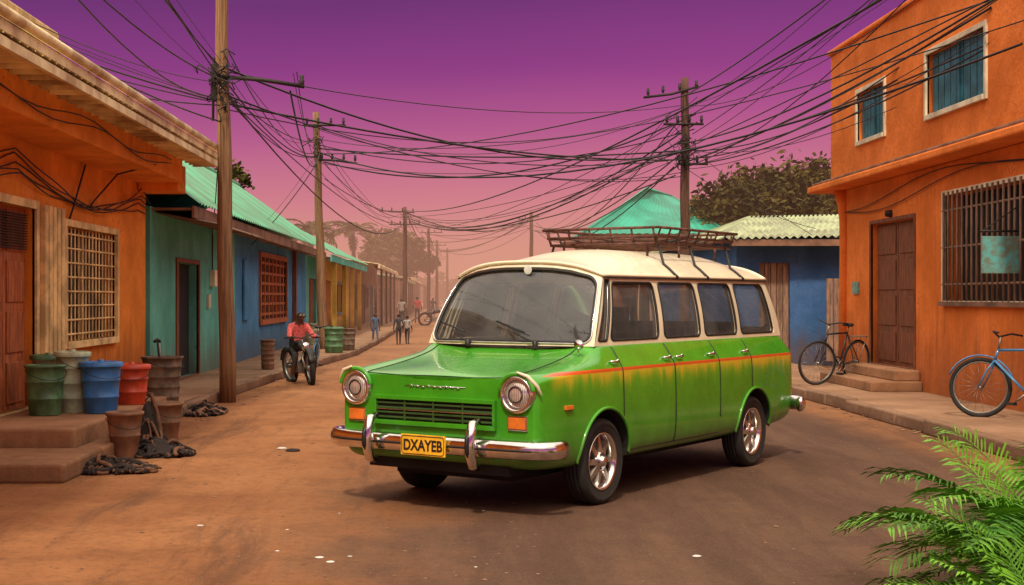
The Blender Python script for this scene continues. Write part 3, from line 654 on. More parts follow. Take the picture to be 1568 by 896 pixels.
# ------------------------------------------------------------------ people
M_('skin',(.085,.036,.020),.55,var=.15,bmp=0); M_('hair',(.008,.006,.005),.95); M_('pink',(.72,.13,.12),.85,var=.35,scale=25); M_('redc',(.42,.05,.045),.85,var=.3,scale=25)
M_('shirtb',(.10,.14,.22),.9); M_('trous',(.05,.045,.05),.9); M_('shirtw',(.35,.3,.27),.9); M_('shoe',(.03,.025,.02),.7); M_('eyew',(.7,.68,.62),.4)
def person(name,J,loc,rz,clothes,handdir=None):
    ed=[('pel','spi'),('spi','che'),('che','nec'),('nec','hea'),('hea','top')]
    for s in 'LR': ed+=[('che','sho'+s),('sho'+s,'elb'+s),('elb'+s,'wri'+s),('wri'+s,'pal'+s),('pel','hip'+s),('hip'+s,'kne'+s),('kne'+s,'ank'+s),('ank'+s,'toe'+s)]
    names=list(J); idx={n:i for i,n in enumerate(names)}
    me=bpy.data.meshes.new(name); me.from_pydata([J[n][0] for n in names],[(idx[a],idx[b]) for a,b in ed],[])
    o=bpy.data.objects.new(name,me); scene.collection.objects.link(o)
    md=o.modifiers.new('s','SKIN'); md.use_smooth_shade=True
    for i,n in enumerate(names):
        r=J[n][1]; me.skin_vertices[0].data[i].radius=(r,r) if not isinstance(r,tuple) else r
        me.skin_vertices[0].data[i].use_root=(n=='pel')
    o.modifiers.new('u','SUBSURF').levels=2; o.modifiers['u'].render_levels=2
    dg=bpy.context.evaluated_depsgraph_get(); m2=bpy.data.meshes.new_from_object(o.evaluated_get(dg)); o.modifiers.clear(); o.data=m2
    g=MB(); 
    segs=[(Vector(J[a][0]),Vector(J[b][0]),a,b) for a,b in ed]
    def near(p):
        best=None
        for a,b,na,nb in segs:
            d=b-a; t=max(0,min(1,(p-a).dot(d)/max(1e-9,d.length_squared))); q=(p-(a+d*t)).length
            if best is None or q<best[0]: best=(q,na,nb,t)
        return best
    hz=Vector(J['hea'][0]); g.v=[tuple(v.co) for v in m2.vertices]
    hr=J['hea'][1] if not isinstance(J['hea'][1],tuple) else J['hea'][1][0]
    for p in m2.polygons:
        c=p.center; q,na,nb,t=near(c); k=clothes(na,nb,t)
        if nb in('hea','top') or na=='hea':
            rel=c-hz; k='hair' if (rel.z>hr*.45 or (rel.x<-hr*.25 and rel.z>-hr*.4)) else 'skin'
        g.f.append(tuple(p.vertices)); g.m.append(g.mi(k)); g.s.append(True)
    for s in(-1,1):
        g.lathe([(.001,.008),(.010,.004),(.012,-.006)],'eyew',8,hz+Vector((hr*.86,s*hr*.38,.012)),'X'); g.lathe([(.001,.012),(.005,.009),(.006,0)],'hair',8,hz+Vector((hr*.88,s*hr*.38,.012)),'X')
        g.tube([hz+Vector((0,s*hr*.92,.02)),hz+Vector((-.01,s*hr*1.12,.015)),hz+Vector((0,s*hr*.95,-.02))],.009,'skin',6)
    g.tube([hz+Vector((hr*.9,0,.01)),hz+Vector((hr*1.12,0,-.014)),hz+Vector((hr*.9,0,-.02))],[.006,.011,.008],'skin',6)
    g.tube([hz+Vector((hr*.86,-.022,-.042)),hz+Vector((hr*.98,0,-.044)),hz+Vector((hr*.86,.022,-.042))],[.004,.007,.004],'redc',6)
    for s in 'LR':
        P=Vector(J['pal'+s][0]); d=(P-Vector(J['wri'+s][0])).normalized(); sd=Vector((0,1,0)) if abs(d.y)<.8 else Vector((1,0,0)); sd=(sd-d*sd.dot(d)).normalized(); dn=d.cross(sd); dn=dn if dn.z<0 else -dn
        if abs(d.z)>.8: dn=Vector((0,-1 if s=='L' else 1,0))*1.0; sd=Vector((1,0,0))
        for i in range(4):
            L=(.05,.058,.055,.042)[i]; b=P+sd*(i-1.5)*.014+d*.012
            g.tube([b,b+d*L*.5+dn*.004,b+d*L*.8+dn*L*.35,b+d*L*.7+dn*L*.7],[.0075,.007,.006,.005],'skin',6)
        sg=1 if s=='L' else -1; b=P-d*.01+sd*.026*(-sg)
        g.tube([b,b+d*.02-sd*sg*.014+dn*.008,b+d*.04-sd*sg*.01+dn*.016],[.009,.008,.006],'skin',6)
    bpy.data.objects.remove(o)
    return g.build(name,loc=loc,rot=(0,0,rz))
def boyc(a,b,t):
    if a.startswith('wri') or (a.startswith('elb') and t>.85): return 'skin'
    if a.startswith('ank'): return 'shoe'
    if a.startswith('kne'): return 'skin' if t>.35 else 'trous'
    if a.startswith('hip') or b.startswith('hip') : return 'trous'
    if b=='nec' and t>.7: return 'skin'
    return 'pink'
J={'pel':((-.18,0,.66),(.11,.09)),'spi':((-.15,0,.79),(.115,.09)),'che':((-.10,0,.93),(.135,.10)),'nec':((-.06,0,1.05),.05),'hea':((-.02,.01,1.15),(.082,.092)),'top':((-.03,.01,1.215),.06)}
for s,sg in(('L',1),('R',-1)):
    J['sho'+s]=((-.10,sg*.155,.965),.062);J['elb'+s]=((.02,sg*.22,.80),.050);J['wri'+s]=((.20,sg*.23,.79),.028);J['pal'+s]=((.255,sg*.23,.80),(.026,.018))
    J['hip'+s]=((-.15,sg*.09,.63),.085);J['kne'+s]=((.13,sg*.15,.52 if sg>0 else .48),.06);J['ank'+s]=((.03,sg*.17,.20 if sg>0 else .1),.038);J['toe'+s]=((.15,sg*.17,.16 if sg>0 else .06),.033)
person('boy_on_motorbike',J,(-2.60,23.8,.02),math.atan2(-.8,.42),boyc)
def stand(h,walk=.0,arm=.0):
    k=h/1.7
    J={'pel':((0,0,.93*k),(.14*k,.10*k)),'spi':((0,0,1.12*k),(.13*k,.09*k)),'che':((0,0,1.33*k),(.16*k,.10*k)),'nec':((0,0,1.48*k),.055*k),'hea':((.02*k,0,1.59*k),(.085*k,.10*k)),'top':((.01*k,0,1.66*k),.06*k)}
    for s,sg in(('L',1),('R',-1)):
        w=walk*sg
        J['sho'+s]=((0,sg*.19*k,1.38*k),.06*k);J['elb'+s]=((-.05*k-w*.3,sg*.25*k,1.10*k),.045*k);J['wri'+s]=((.04*k-w*.4,sg*.26*k,.87*k),.03*k);J['pal'+s]=((.06*k-w*.4,sg*.26*k,.80*k),(.03*k,.018*k))
        J['hip'+s]=((0,sg*.09*k,.88*k),.095*k);J['kne'+s]=((.03*k+w*.5,sg*.10*k,.48*k),.06*k);J['ank'+s]=((w,sg*.10*k,.08*k),.04*k);J['toe'+s]=((.15*k+w,sg*.11*k,.04*k),.035*k)
    return J
def cl(shirt,tr,short=True):
    def f(a,b,t):
        if a.startswith('wri') or (a.startswith('elb') and short): return 'skin'
        if a.startswith('ank'): return 'shoe'
        if a.startswith('kne') or a.startswith('hip') or b.startswith('hip'): return tr
        if b=='nec' and t>.7: return 'skin'
        return shirt
    return f
person('standing_child',stand(1.0,.08),(-2.42,44,.0),R(-70),cl('shirtb','shirtb'))
person('standing_child',stand(.98,-.1),(-1.63,43,.0),R(100),cl('trous','trous'))
person('standing_child',stand(.92,.1),(-1.38,43.6,.0),R(80),cl('shirtw','trous'))
person('pedestrian',stand(1.5,.12),(-2.35,66,.0),R(-90),cl('shirtw','trous'))
person('pedestrian',stand(1.55,-.12),(-1.9,78,.0),R(90),cl('redc','trous'))
person('pedestrian',stand(1.5,.12),(-1.15,88,.0),R(-80),cl('trous','shirtb'))
# ------------------------------------------------------------------ CAR
car=empty('station_wagon',(.42,10.376,0),R(-125.02))
def carpaint():
    m,nt,b=nt_new('green_car_paint'); v=objc(nt)
    sep=N(nt,'ShaderNodeSeparateXYZ'); nt.links.new(v,sep.inputs[0]); z=sep.outputs[2]
    base=mixc(nt,mapr(nt,noise(nt,2.5,4,v),.3,.7),(.038,.27,.010),(.062,.36,.016))
    dr=noise(nt,1,3,scaled(nt,v,(12,2,.7)),.6)
    zz=mth(nt,'ADD',z,mth(nt,'MULTIPLY',mth(nt,'SUBTRACT',dr,.5),.26))
    side=mapr(nt,mth(nt,'ABSOLUTE',sep.outputs[1]),.80,.82)
    below=mapr(nt,z,.966,.970,1,0)
    rear=mapr(nt,sep.outputs[0],.60,.80,1,.0)
    f=mth(nt,'MULTIPLY',mth(nt,'MULTIPLY',mapr(nt,zz,.80,.97,0,.75),below),side)
    f=mth(nt,'MULTIPLY',f,rear)
    c=mixc(nt,f,base,mixc(nt,mapr(nt,zz,.86,.97),(.26,.46,.02),(.75,.46,.03)))
    st=mth(nt,'MULTIPLY',mth(nt,'MULTIPLY',mapr(nt,z,.958,.961),mapr(nt,z,.982,.985,1,0)),side)
    c=mixc(nt,st,c,(.66,.10,.02))
    dust=mapr(nt,mth(nt,'ADD',z,mth(nt,'MULTIPLY',noise(nt,5,6,v),.25)),.38,.74,.55,.0)
    c=mixc(nt,dust,c,(.10,.095,.03))
    spk=mapr(nt,noise(nt,40,5,v,.7),.60,.72,0,.35); c=mixc(nt,mth(nt,'MULTIPLY',spk,mapr(nt,z,.35,.9,1,.15)),c,(.20,.13,.06))
    nt.links.new(c,b.inputs['Base Color']); 
    nt.links.new(mth(nt,'ADD',mapr(nt,noise(nt,7,5,v),.3,.7,.22,.36),mth(nt,'MULTIPLY',dust,.5)),b.inputs['Roughness'])
    b.inputs['Coat Weight'].default_value=.7; b.inputs['Coat Roughness'].default_value=.06; b.inputs['Specular IOR Level'].default_value=.4
    return m
M['paint']=carpaint()
M['roofp']=mat('cream_car_paint',(.86,.76,.54),.35,var=.14,scale=2,bmp=0,coat=.4)
M['rubb']=mat('window_rubber',(.012,.012,.012),.5,bmp=0)
M['seat']=mat('seat_vinyl',(.085,.065,.05),.6,scale=4)
M_('lensO',(.80,.20,.03),.2,coat=.6,bmp=0); M_('lensR',(.5,.12,.06),.2,bmp=0); M_('plateY',(.90,.50,.03),.45,bmp=0); M_('ink',(.03,.015,.01),.6,bmp=0); M_('sticker',(.7,.7,.65),.5,bmp=0)
M_('rackm',(.13,.05,.035),.6,.2,scale=15,var=.5); M_('grill',(.05,.12,.03),.4,.3,bmp=0)
def glass():
    m,nt,b=nt_new('car_glass'); nt.nodes.remove(b); out=nt.nodes['Material Output']
    t=N(nt,'ShaderNodeBsdfTransparent'); t.inputs[0].default_value=(.84,.86,.85,1)
    gl=N(nt,'ShaderNodeBsdfGlossy'); gl.inputs[0].default_value=(.9,.9,.9,1)
    v=objc(nt); nt.links.new(mapr(nt,noise(nt,3,4,v),.3,.8,.02,.10),gl.inputs['Roughness'])
    fr=N(nt,'ShaderNodeFresnel'); fr.inputs[0].default_value=1.5
    d=N(nt,'ShaderNodeBsdfDiffuse'); d.inputs[0].default_value=(.42,.42,.42,1)
    mx=N(nt,'ShaderNodeMixShader'); nt.links.new(mth(nt,'ADD',fr.outputs[0],.04),mx.inputs[0]); nt.links.new(t.outputs[0],mx.inputs[1]); nt.links.new(gl.outputs[0],mx.inputs[2])
    m2=N(nt,'ShaderNodeMixShader'); nt.links.new(mapr(nt,noise(nt,2,5,v),.3,.8,.07,.22),m2.inputs[0]); nt.links.new(mx.outputs[0],m2.inputs[1]); nt.links.new(d.outputs[0],m2.inputs[2])
    nt.links.new(m2.outputs[0],out.inputs[0]); return m
M['glass']=glass()
def lens():
    m,nt,b=nt_new('headlamp_lens'); v=objc(nt)
    w=N(nt,'ShaderNodeTexWave'); w.inputs['Scale'].default_value=22; w.bands_direction='Y'; nt.links.new(v,w.inputs[0])
    nt.links.new(mixc(nt,w.outputs['Fac'],(.35,.28,.25),(.8,.72,.66)),b.inputs['Base Color']); b.inputs['Roughness'].default_value=.12; b.inputs['Metallic'].default_value=.5; b.inputs['Coat Weight'].default_value=1; return m
M['lens']=lens()
def hood(X,W,zb,zs,z8,z9,z10,zc):
    return [(0,zb),(.55,zb),(W-.10,zb),(W-.03,zb+.03),(W,zb+.13),(W+.006,.62),(W,zs-.06),(W-.008,zs),(W-.035,z8),(W-.12,z9),(W-.22,z10),(.3,zc-.006),(0,zc)]
def cab(X,W,zb,fl=.62):
    return [(0,zb),(.55,zb),(W-.10,zb),(W-.03,zb+.03),(W,zb+.13),(W+.006,.62),(W,.92),(W-.010,.98),(W-.048,1.04),(W-.105,1.135),(W-.145,1.16),(W-.17,fl),(0,fl)]
ST=[]
ST.append((.925,hood(0,.80,.38,.90,.925,.945,.935,.925)))
ST.append((.915,hood(0,.825,.36,.91,.94,.965,.95,.945)))
ST.append((.87,hood(0,.845,.33,.925,.96,.985,.962,.965)))
ST.append((.70,hood(0,.855,.31,.94,.98,1.005,.98,.995)))
ST.append((.40,hood(0,.86,.30,.965,1.005,1.035,1.02,1.04)))
ST.append((.08,hood(0,.86,.30,.98,1.03,1.08,1.085,1.10)))
ST.append((-.00,hood(0,.86,.30,.98,1.03,1.12,1.14,1.145)))
ST.append((-.06,cab(0,.86,.30,.95)))
ST.append((-.14,cab(0,.86,.30)))
for x in(-.6,-1.2,-2.0,-2.8): ST.append((x,cab(0,.86,.30)))
ST.append((-3.35,cab(0,.855,.32))); ST.append((-3.55,cab(0,.85,.34))); ST.append((-3.60,cab(0,.845,.35,1.0)))
r=hood(0,.83,.36,.98,1.03,1.13,1.155,1.16); ST.append((-3.68,r))
r=hood(0,.80,.38,.97,1.02,1.08,1.09,1.10); ST.append((-3.74,r))
vs=[];fs=[];NP=24
for X_,pr in ST:
    ring=[(X_,y,z) for y,z in pr]+[(X_,-y,z) for y,z in pr[-2:0:-1]]; vs+=ring
for i in range(len(ST)-1):
    for j in range(NP): fs.append((i*NP+j,i*NP+(j+1)%NP,(i+1)*NP+(j+1)%NP,(i+1)*NP+j))
for base in(0,(len(ST)-1)*NP):
    for i in range(12):
        a,b=i,i+1; a2,b2=(NP-a)%NP,(NP-b)%NP
        q=[a,b,b2,a2]; q2=[]; [q2.append(k) for k in q if k not in q2]; fs.append(tuple(base+k for k in q2))
g=MB(); g.add(vs,fs,'paint',True); g.mi('rubber'); body=g.build('body',car)
bm=bmesh.new(); bm.from_mesh(body.data); cr=bm.edges.layers.float.new('crease_edge'); bm.verts.ensure_lookup_table()
for e in bm.edges:
    a,b=e.verts[0].index,e.verts[1].index; ja,jb=a%NP,b%NP; ia,ib=a//NP,b//NP
    if ja==jb and min(ja,NP-ja) in (7,): e[cr]=.55
    if ja==jb and min(ja,NP-ja) in (10,11): e[cr]=.5
    if ia==ib and ia in(0,len(ST)-1): e[cr]=.45
bm.to_mesh(body.data); bm.free()
sb=body.modifiers.new('s','SUBSURF'); sb.levels=sb.render_levels=3
L=2.74; cut=[]
for cx in(0,-L):
    for s in(-1,1):
        c=MB(); c.mi('paint'); n=40; y0,y1=(.52,1.2) if s>0 else(-1.2,-.52)
        vv=[(cx+.375*math.cos(2*math.pi*i/n),y,.32+.375*math.sin(2*math.pi*i/n)) for y in(y0,y1) for i in range(n)]
        c.add(vv,[tuple(range(n)),tuple(range(2*n-1,n-1,-1))]+[(i,(i+1)%n,n+(i+1)%n,n+i) for i in range(n)],'rubber')
        co=c.build('cut',car); md=body.modifiers.new('b','BOOLEAN'); md.object=co; md.operation='DIFFERENCE'; md.solver='EXACT'; cut.append(co)
dg=bpy.context.evaluated_depsgraph_get(); dg.update(); nm=bpy.data.meshes.new_from_object(body.evaluated_get(dg)); body.modifiers.clear(); body.data=nm
for c in cut: bpy.data.objects.remove(c)
bm=bmesh.new(); bm.from_mesh(nm)
for e in bm.edges:
    if len(e.link_faces)==2 and e.calc_face_angle(0)>R(38): e.smooth=False
bvh=BVHTree.FromBMesh(bm); bm.to_mesh(nm); bm.free()
def sy(X_,z,sg=1,off=.0):
    h=bvh.ray_cast(Vector((X_,2*sg,z)),Vector((0,-sg,0))); return (h[0].y if h[0] else .86*sg)+off*sg
def fx(y,z,off=0):
    h=bvh.ray_cast(Vector((3,y,z)),Vector((-1,0,0))); return (h[0].x if h[0] else .92)+off
def tz(X_,y,off=0):
    h=bvh.ray_cast(Vector((X_,y,3)),Vector((0,0,-1))); return (h[0].z if h[0] else 1.1)+off
g=MB()
for sg in(1,-1):
    for X_ in(-.26,-1.13,-1.98,-2.66):
        z0=.36 if X_>-2.3 else .72; zs=[z0+(1.13-z0)*i/24 for i in range(25)]
        if X_==-1.98: zs=[.50+(1.13-.50)*i/24 for i in range(25)]
        g.tube([(X_,sy(X_,z,sg,.0005),z) for z in zs],.0058,'rubb',6)
    for a,b in((-.26,-1.13),(-1.13,-1.98)): g.tube([(a+(b-a)*i/20,sy(a+(b-a)*i/20,.365,sg,.0005),.365) for i in range(21)],.005,'rubb',6)
pl=[]
for i in range(21): X_=.90-.90*i/20; pl.append((X_,.62,tz(X_,.62,.0)))
g.tube(pl,.0055,'rubb',6); g.tube([(a,-b,c) for a,b,c in pl],.0055,'rubb',6)
g.tube([(.905,-.62+1.24*i/24,tz(.905,-.62+1.24*i/24)) for i in range(25)],.0055,'rubb',6)
g.build('panel_seams',car)
g=MB()
for sg in(1,-1):
    for cx in(0,-L):
        pts=[]
        for i in range(29):
            a=R(-8+196*i/28); X_=cx+.382*math.cos(a); z=.32+.382*math.sin(a)
            if z<.34: z=.34
            pts.append((X_,sy(X_,max(z,.36),sg,.002),z))
        g.tube(pts,.013,'paint',8)
g.build('arch_lips',car)
# greenhouse ------------------------------------------------
YB,YT,ZT=.742,.100,1.665
UF=-.03
SL=[(UF,-.31),(-.24,-.2),(-1.13,-.03),(-2.66,.02),(-3.3,.08),(-3.62,.18)]
def slant(u):
    u=max(-3.62,min(UF,u))
    for (a,b),(c,d) in zip(SL[:-1],SL[1:]):
        if c<=u<=a: return b+(d-b)*(a-u)/(a-c)
def Yw(t): return YB-YT*t+.018*math.sin(math.pi*t)
def Sside(sg): return lambda u,t:(u+slant(u)*t, sg*Yw(t), 1.14+(ZT-1.14)*t)
def Swind(v,t):
    z1=ZT+.105*(1-abs(v)**3)
    return ((.07-.10*v*v)*(1-t)+(-.24-.10*v*v)*t+.03*math.sin(math.pi*t), v*Yw(t), 1.14*(1-t)+z1*t)
def Srear(v,t):
    z1=ZT+.105*(1-abs(v)**3)
    return ((-3.66+.04*v*v)*(1-t)+(-3.48+.04*v*v)*t-.02*math.sin(math.pi*t), v*Yw(t), 1.14*(1-t)+z1*t)
def rr(u0,u1,t0,t1,ru,rt,nc=6,ns=8):
    pts=[]
    cs=[(u1-ru,t1-rt,0),(u0+ru,t1-rt,90),(u0+ru,t0+rt,180),(u1-ru,t0+rt,270)]
    for q,(cu,ct,a0) in enumerate(cs):
        for i in range(nc+1):
            a=R(a0+90*i/nc); pts.append((cu+ru*math.cos(a),ct+rt*math.sin(a)))
        nu,ntt,na=cs[(q+1)%4]; a=R(a0+90); e=(cu+ru*math.cos(a),ct+rt*math.sin(a)); f=(nu+ru*math.cos(a),ntt+rt*math.sin(a))
        for i in range(1,ns): pts.append((e[0]+(f[0]-e[0])*i/ns,e[1]+(f[1]-e[1])*i/ns))
    return pts
def cell(gf,gg,gs,S,o,h,ru,rt,nor,k='roofp'):
    O=rr(*o,1e-4,1e-4); I=rr(*h,ru,rt)
    n=len(O); vs=[];fs=[]
    for k_ in range(4):
        f=k_/3
        for a,b in zip(O,I): vs.append(Vector(S(a[0]+(b[0]-a[0])*f,a[1]+(b[1]-a[1])*f)))
    for r_ in range(3):
        for j in range(n): fs.append((r_*n+j,r_*n+(j+1)%n,(r_+1)*n+(j+1)%n,(r_+1)*n+j))
    nv=Vector(nor); vs+=[v-nv*.045 for v in vs[3*n:4*n]]
    for j in range(n): fs.append((3*n+j,3*n+(j+1)%n,4*n+(j+1)%n,4*n+j))
    gf.add(vs,fs,k,True)
    cu=sum(p[0] for p in I)/n; ct=sum(p[1] for p in I)/n; gv=[];gfc=[]
    for k_ in range(6):
        f=1-k_/6
        for b in I: gv.append(Vector(S(cu+(b[0]-cu)*f,ct+(b[1]-ct)*f))-nv*.018)
    gv.append(Vector(S(cu,ct))-nv*.018)
    for r_ in range(5):
        for j in range(n): gfc.append((r_*n+j,r_*n+(j+1)%n,(r_+1)*n+(j+1)%n,(r_+1)*n+j))
    for j in range(n): gfc.append((5*n+j,5*n+(j+1)%n,6*n))
    gg.add(gv,gfc,'glass',True)
    gs.tube([Vector(S(*b))-nv*.004 for b in I],.0105,'rubb',6,closed=True)
gf=MB();gg=MB();gs=MB()
for sg in(1,-1):
    S=Sside(sg); nor=(0,sg,.2)
    cell(gf,gg,gs,S,(-.24,UF,0,1),(-.215,-.07,.07,.93),.02,.05,nor)
    for (a,b,ha,hb) in((-1.13,-.24,-1.08,-.265),(-1.90,-1.13,-1.86,-1.18),(-2.66,-1.90,-2.62,-1.95),(-3.62,-2.66,-3.46,-2.71)):
        cell(gf,gg,gs,S,(a,b,0,1),(ha,hb,.07,.90),.05,.10,nor)
cell(gf,gg,gs,Swind,(-1,1,0,1),(-.945,.945,.05,.91),.10,.12,(.8,0,.5))
cell(gf,gg,gs,Srear,(-1,1,0,1),(-.85,.85,.12,.86),.12,.12,(-1,0,.2))
gf.build('pillars_and_frames',car); gg.build('window_glass',car); gs.build('window_seals',car)
g=MB(); I=rr(-.965,.965,.025,.93,.10,.12); g.tube([Vector(Swind(*b))+Vector((.006,0,.004)) for b in I],.006,'chrome',6,closed=True); 
RY=.655
def h_(a): 
    def ss(t): t=max(0,min(1,t)); return t*t*(3-2*t)
    return .105+.120*ss(a/.32)-.09*ss((a-.72)/.28)
vs=[];fs=[];NA,NB=40,32
for i in range(NA+1):
    a=i/NA
    for j in range(NB+1):
        b=math.sin((j/NB*2-1)*math.pi/2)
        xf=-.225-.10*b*b; xr=-3.50+.04*b*b
        vs.append((xf+(xr-xf)*a,RY*b,ZT-.002+h_(a)*(1-abs(b)**3)+ .006))
for i in range(NA):
    for j in range(NB): q=i*(NB+1)+j; fs.append((q,q+1,q+NB+2,q+NB+1))
gr=MB(); gr.add(vs,fs,'roofp',True)
edge=[vs[i*(NB+1)] for i in range(NA+1)]+[vs[NA*(NB+1)+j] for j in range(1,NB+1)]+[vs[i*(NB+1)+NB] for i in range(NA-1,-1,-1)]+[vs[j] for j in range(NB-1,0,-1)]
gr.tube([Vector(p)-Vector((0,0,.004)) for p in edge],.013,'roofp',6,closed=True)
for sg in(1,-1): gr.tube([(vs[i*(NB+1)][0],sg*(RY+.010),ZT-.016) for i in range(NA+1)],.006,'rubb',5)
gr.build('roof',car)
def roofz(X_,y):
    b=y/RY; xf=-.225-.10*b*b; xr=-3.50+.04*b*b; a=(X_-xf)/(xr-xf); return ZT+.004+h_(a)*(1-abs(b)**3)
def bump_path(x0,xe,yw,z,sgn=1):
    pts=[]
    for i in range(31):
        t=i/30*2-1; y=yw*math.sin(t*math.pi/2)
        k=abs(t)**5; pts.append((x0-sgn*(.045*t*t)-sgn*k*(xe),y,z))
    return pts
g.tube(bump_path(1.01,.20,.96,.475),.036,'chrome',12,sz=1.75)
g.tube([(p[0]+.03,p[1],p[2]) for p in bump_path(1.01,.20,.96,.475)[2:-2]],.010,'rubb',6)
g.tube(bump_path(-3.84,.20,.94,.50,-1),.038,'chrome',12,sz=1.8)
for y in(.42,-.46):
    g.tube([(1.02,y,.345),(1.075,y,.36),(1.10,y,.44),(1.10,y,.56),(1.07,y,.64),(1.01,y,.655)],[.028,.036,.04,.04,.034,.026],'chrome',10)
    g.tube([(1.105,y,.40),(1.145,y,.46),(1.145,y,.54),(1.11,y,.60)],[.012,.016,.016,.012],'rubb',6)
    g.tube([(.85,y,.42),(1.0,y,.45)],.025,'iron',6)
for sg in(1,-1):
    for X_ in(-.16,-1.02,-1.24,-1.85,-2.56):
        y=sy(X_,1.03,sg); g.tube([(X_+.055,y,1.03),(X_+.045,y+sg*.03,1.03),(X_-.045,y+sg*.03,1.03),(X_-.055,y,1.03)],.0095,'chrome',6); g.lathe([(.001,sg*.012),(.014,sg*.01),(.016,0)],'chrome',10,(X_-.085,y,1.03),'Y')
gl=MB()
for sg in(1,-1):
    cy,cz=.69*sg,.845; X_=.915
    g.lathe([(.128,-.06),(.131,.02),(.124,.045),(.108,.05),(.100,.03),(.096,.012)],'chrome',36,(X_,cy,cz),'X')
    gl.lathe([(.098,.012),(.085,.028),(.05,.042),(.001,.048)],'lens',28,(X_,cy,cz),'X')
    g.lathe([(.052,.040),(.058,.047),(.050,.050)],'iron',24,(X_,cy,cz),'X')
    br=[(X_+.035,cy+.137*math.cos(a),cz+.137*math.sin(a)) for a in [R(10+160*i/14) for i in range(15)]]
    gl.tube(br,.018,'paint',8)
    gl.tube([(X_+.06,cy+sg*.02,cz+.152),(X_+.05,cy+sg*.10,cz+.125),(X_+.02,cy+sg*.155,cz+.06),(X_-.02,cy+sg*.165,cz+.0)],[.008,.014,.014,.008],'roofp',8)
    gl.box(X_-.02,X_+.022,cy-.078,cy+.078,.60,.70,'chrome'); gl.box(X_+.0,X_+.034,cy-.066,cy+.066,.612,.688,'lensO' )
    y=sy(.56,.74,sg); gl.box(.50,.60,y-.005 if sg>0 else y-.018,y+.018 if sg>0 else y+.005,.725,.755,'lensO')
    yb=.72*sg; gl.box(-3.765,-3.72,yb-.06,yb+.06,.68,.95,'lensR')
gl.build('lamps',car,bevel=.006)
gr=MB(); X_=.92
gr.box(X_,X_+.012,-.50,.50,.625,.765,'dark')
gr.box(X_,X_+.04,-.52,.52,.77,.80,'paint'); gr.box(X_,X_+.035,-.52,.52,.59,.622,'paint'); gr.box(X_,X_+.038,-.52,-.50,.622,.77,'paint'); gr.box(X_,X_+.038,.50,.52,.622,.77,'paint')
for i in range(4): gr.box(X_+.012,X_+.026,-.499,.499,.636+i*.034,.650+i*.034,'grill')
for i in range(3): y=-.25+.25*i; gr.box(X_+.012,X_+.03,y-.006,y+.006,.624,.767,'grill')
gr.box(X_+.013,X_+.034,-.499,.499,.697,.703,'chrome')
gr.build('grille',car,bevel=.004)
for i in range(9):
    y=-.20+.05*i; X2=fx(y,.875,.004); g.tube([(X2,y-.013,.862+.004*(i%2)),(X2+.004,y,.882-.006*(i%3)),(X2,y+.013,.864)],.0055,'chrome',5)
g.tube([(fx(-.26,.875,.004),-.26,.874),(fx(.26,.875,.004),.26,.874)],.003,'chrome',5)
g.build('chrome_trim',car)
gp=MB(); gp.box(1.06,1.07,-.19,.19,.40,.545,'plateY'); gp.tube([(1.072,y,z) for y,z in rr(-.18,.18,.41,.535,.02,.02)],.003,'ink',5,closed=True); gp.build('number_plate',car,bevel=.003)
cu=bpy.data.curves.new('plate_text','FONT'); cu.body='DXAYEB'; cu.size=.105; cu.align_x='CENTER'; cu.extrude=.001; cu.offset=.0028; cu.materials.append(M['ink'])
to=bpy.data.objects.new('plate_text',cu); scene.collection.objects.link(to); to.parent=car; to.location=(1.0725,0,.437); to.rotation_euler=(R(90),0,R(90)); to.scale=(.84,1,1)
g=MB()
def wp(y,t,o=.02): p=Vector(Swind(y/.74,t)); return p+Vector((o,0,o*.7))
for y0,y1 in((.30,-.02),(-.30,-.58)):
    g.tube([wp(y0,.0,.03),wp((y0+y1)/2,.10,.035),wp(y1+.08,.2,.03)],.006,'rubb',5); g.tube([wp(y1+.22,.13,.022),wp(y1-.05,.26,.022)],.007,'rubb',5); g.lathe([(.001,.03),(.02,.02),(.022,-.02)],'rubb',8,wp(y0,.0,.02))
g.tube([(.14,.70,1.07),(.16,.72,1.14)],.007,'chrome',6); g.lathe([(.001,-.02),(.03,-.015),(.04,0),(.001,.004)],'chrome',16,(.16,.72,1.155),'X')
g.build('wipers_and_mirror',car)
g=MB(); p=Vector(Swind(.12,.84)); g.box(p.x-.06,p.x-.04,p.y-.1,p.y+.1,p.z-.02,p.z+.03,'rubb'); g.lathe([(.001,.002),(.035,.001),(.036,0)],'sticker',16,(p.x-.005,p.y,p.z+.04),'X'); g.build('rear_view_mirror',car,bevel=.01)
g=MB()
g.box(-.18,-.02,-.65,.65,.95,1.13,'seat'); g.box(-3.4,-.16,-.68,.68,.62,.64,'seat')
def seat(x,y,w):
    g.box(x-.25,x+.25,y-w/2,y+w/2,.64,.86,'seat'); 
    g.add([(x-.25,y-w/2,.86),(x-.13,y-w/2,.86),(x-.13,y+w/2,.86),(x-.25,y+w/2,.86),(x-.36,y-w/2+.03,1.28),(x-.28,y-w/2+.03,1.28),(x-.28,y+w/2-.03,1.28),(x-.36,y+w/2-.03,1.28)],[(0,3,2,1),(4,5,6,7),(0,1,5,4),(1,2,6,5),(2,3,7,6),(3,0,4,7)],'seat')
for y in(.35,-.35): seat(-.75,y,.5); g.box(-1.10,-1.02,y-.12,y+.12,1.29,1.42,'seat')
seat(-1.6,0,1.26); seat(-2.45,0,1.26)
g.build('seats_and_dashboard',car,bevel=.035)
g=MB(); T=Matrix.Translation((-.34,.34,1.14))@Matrix.Rotation(R(-62),4,'Y'); g.T=T
g.tube([(.19*math.cos(2*math.pi*i/28),.19*math.sin(2*math.pi*i/28),0) for i in range(28)],.012,'rubb',8,closed=True)
for a in(0,120,240): g.tube([(0,0,-.02),(.19*math.cos(R(a)),.19*math.sin(R(a)),0)],.008,'rubb',5)
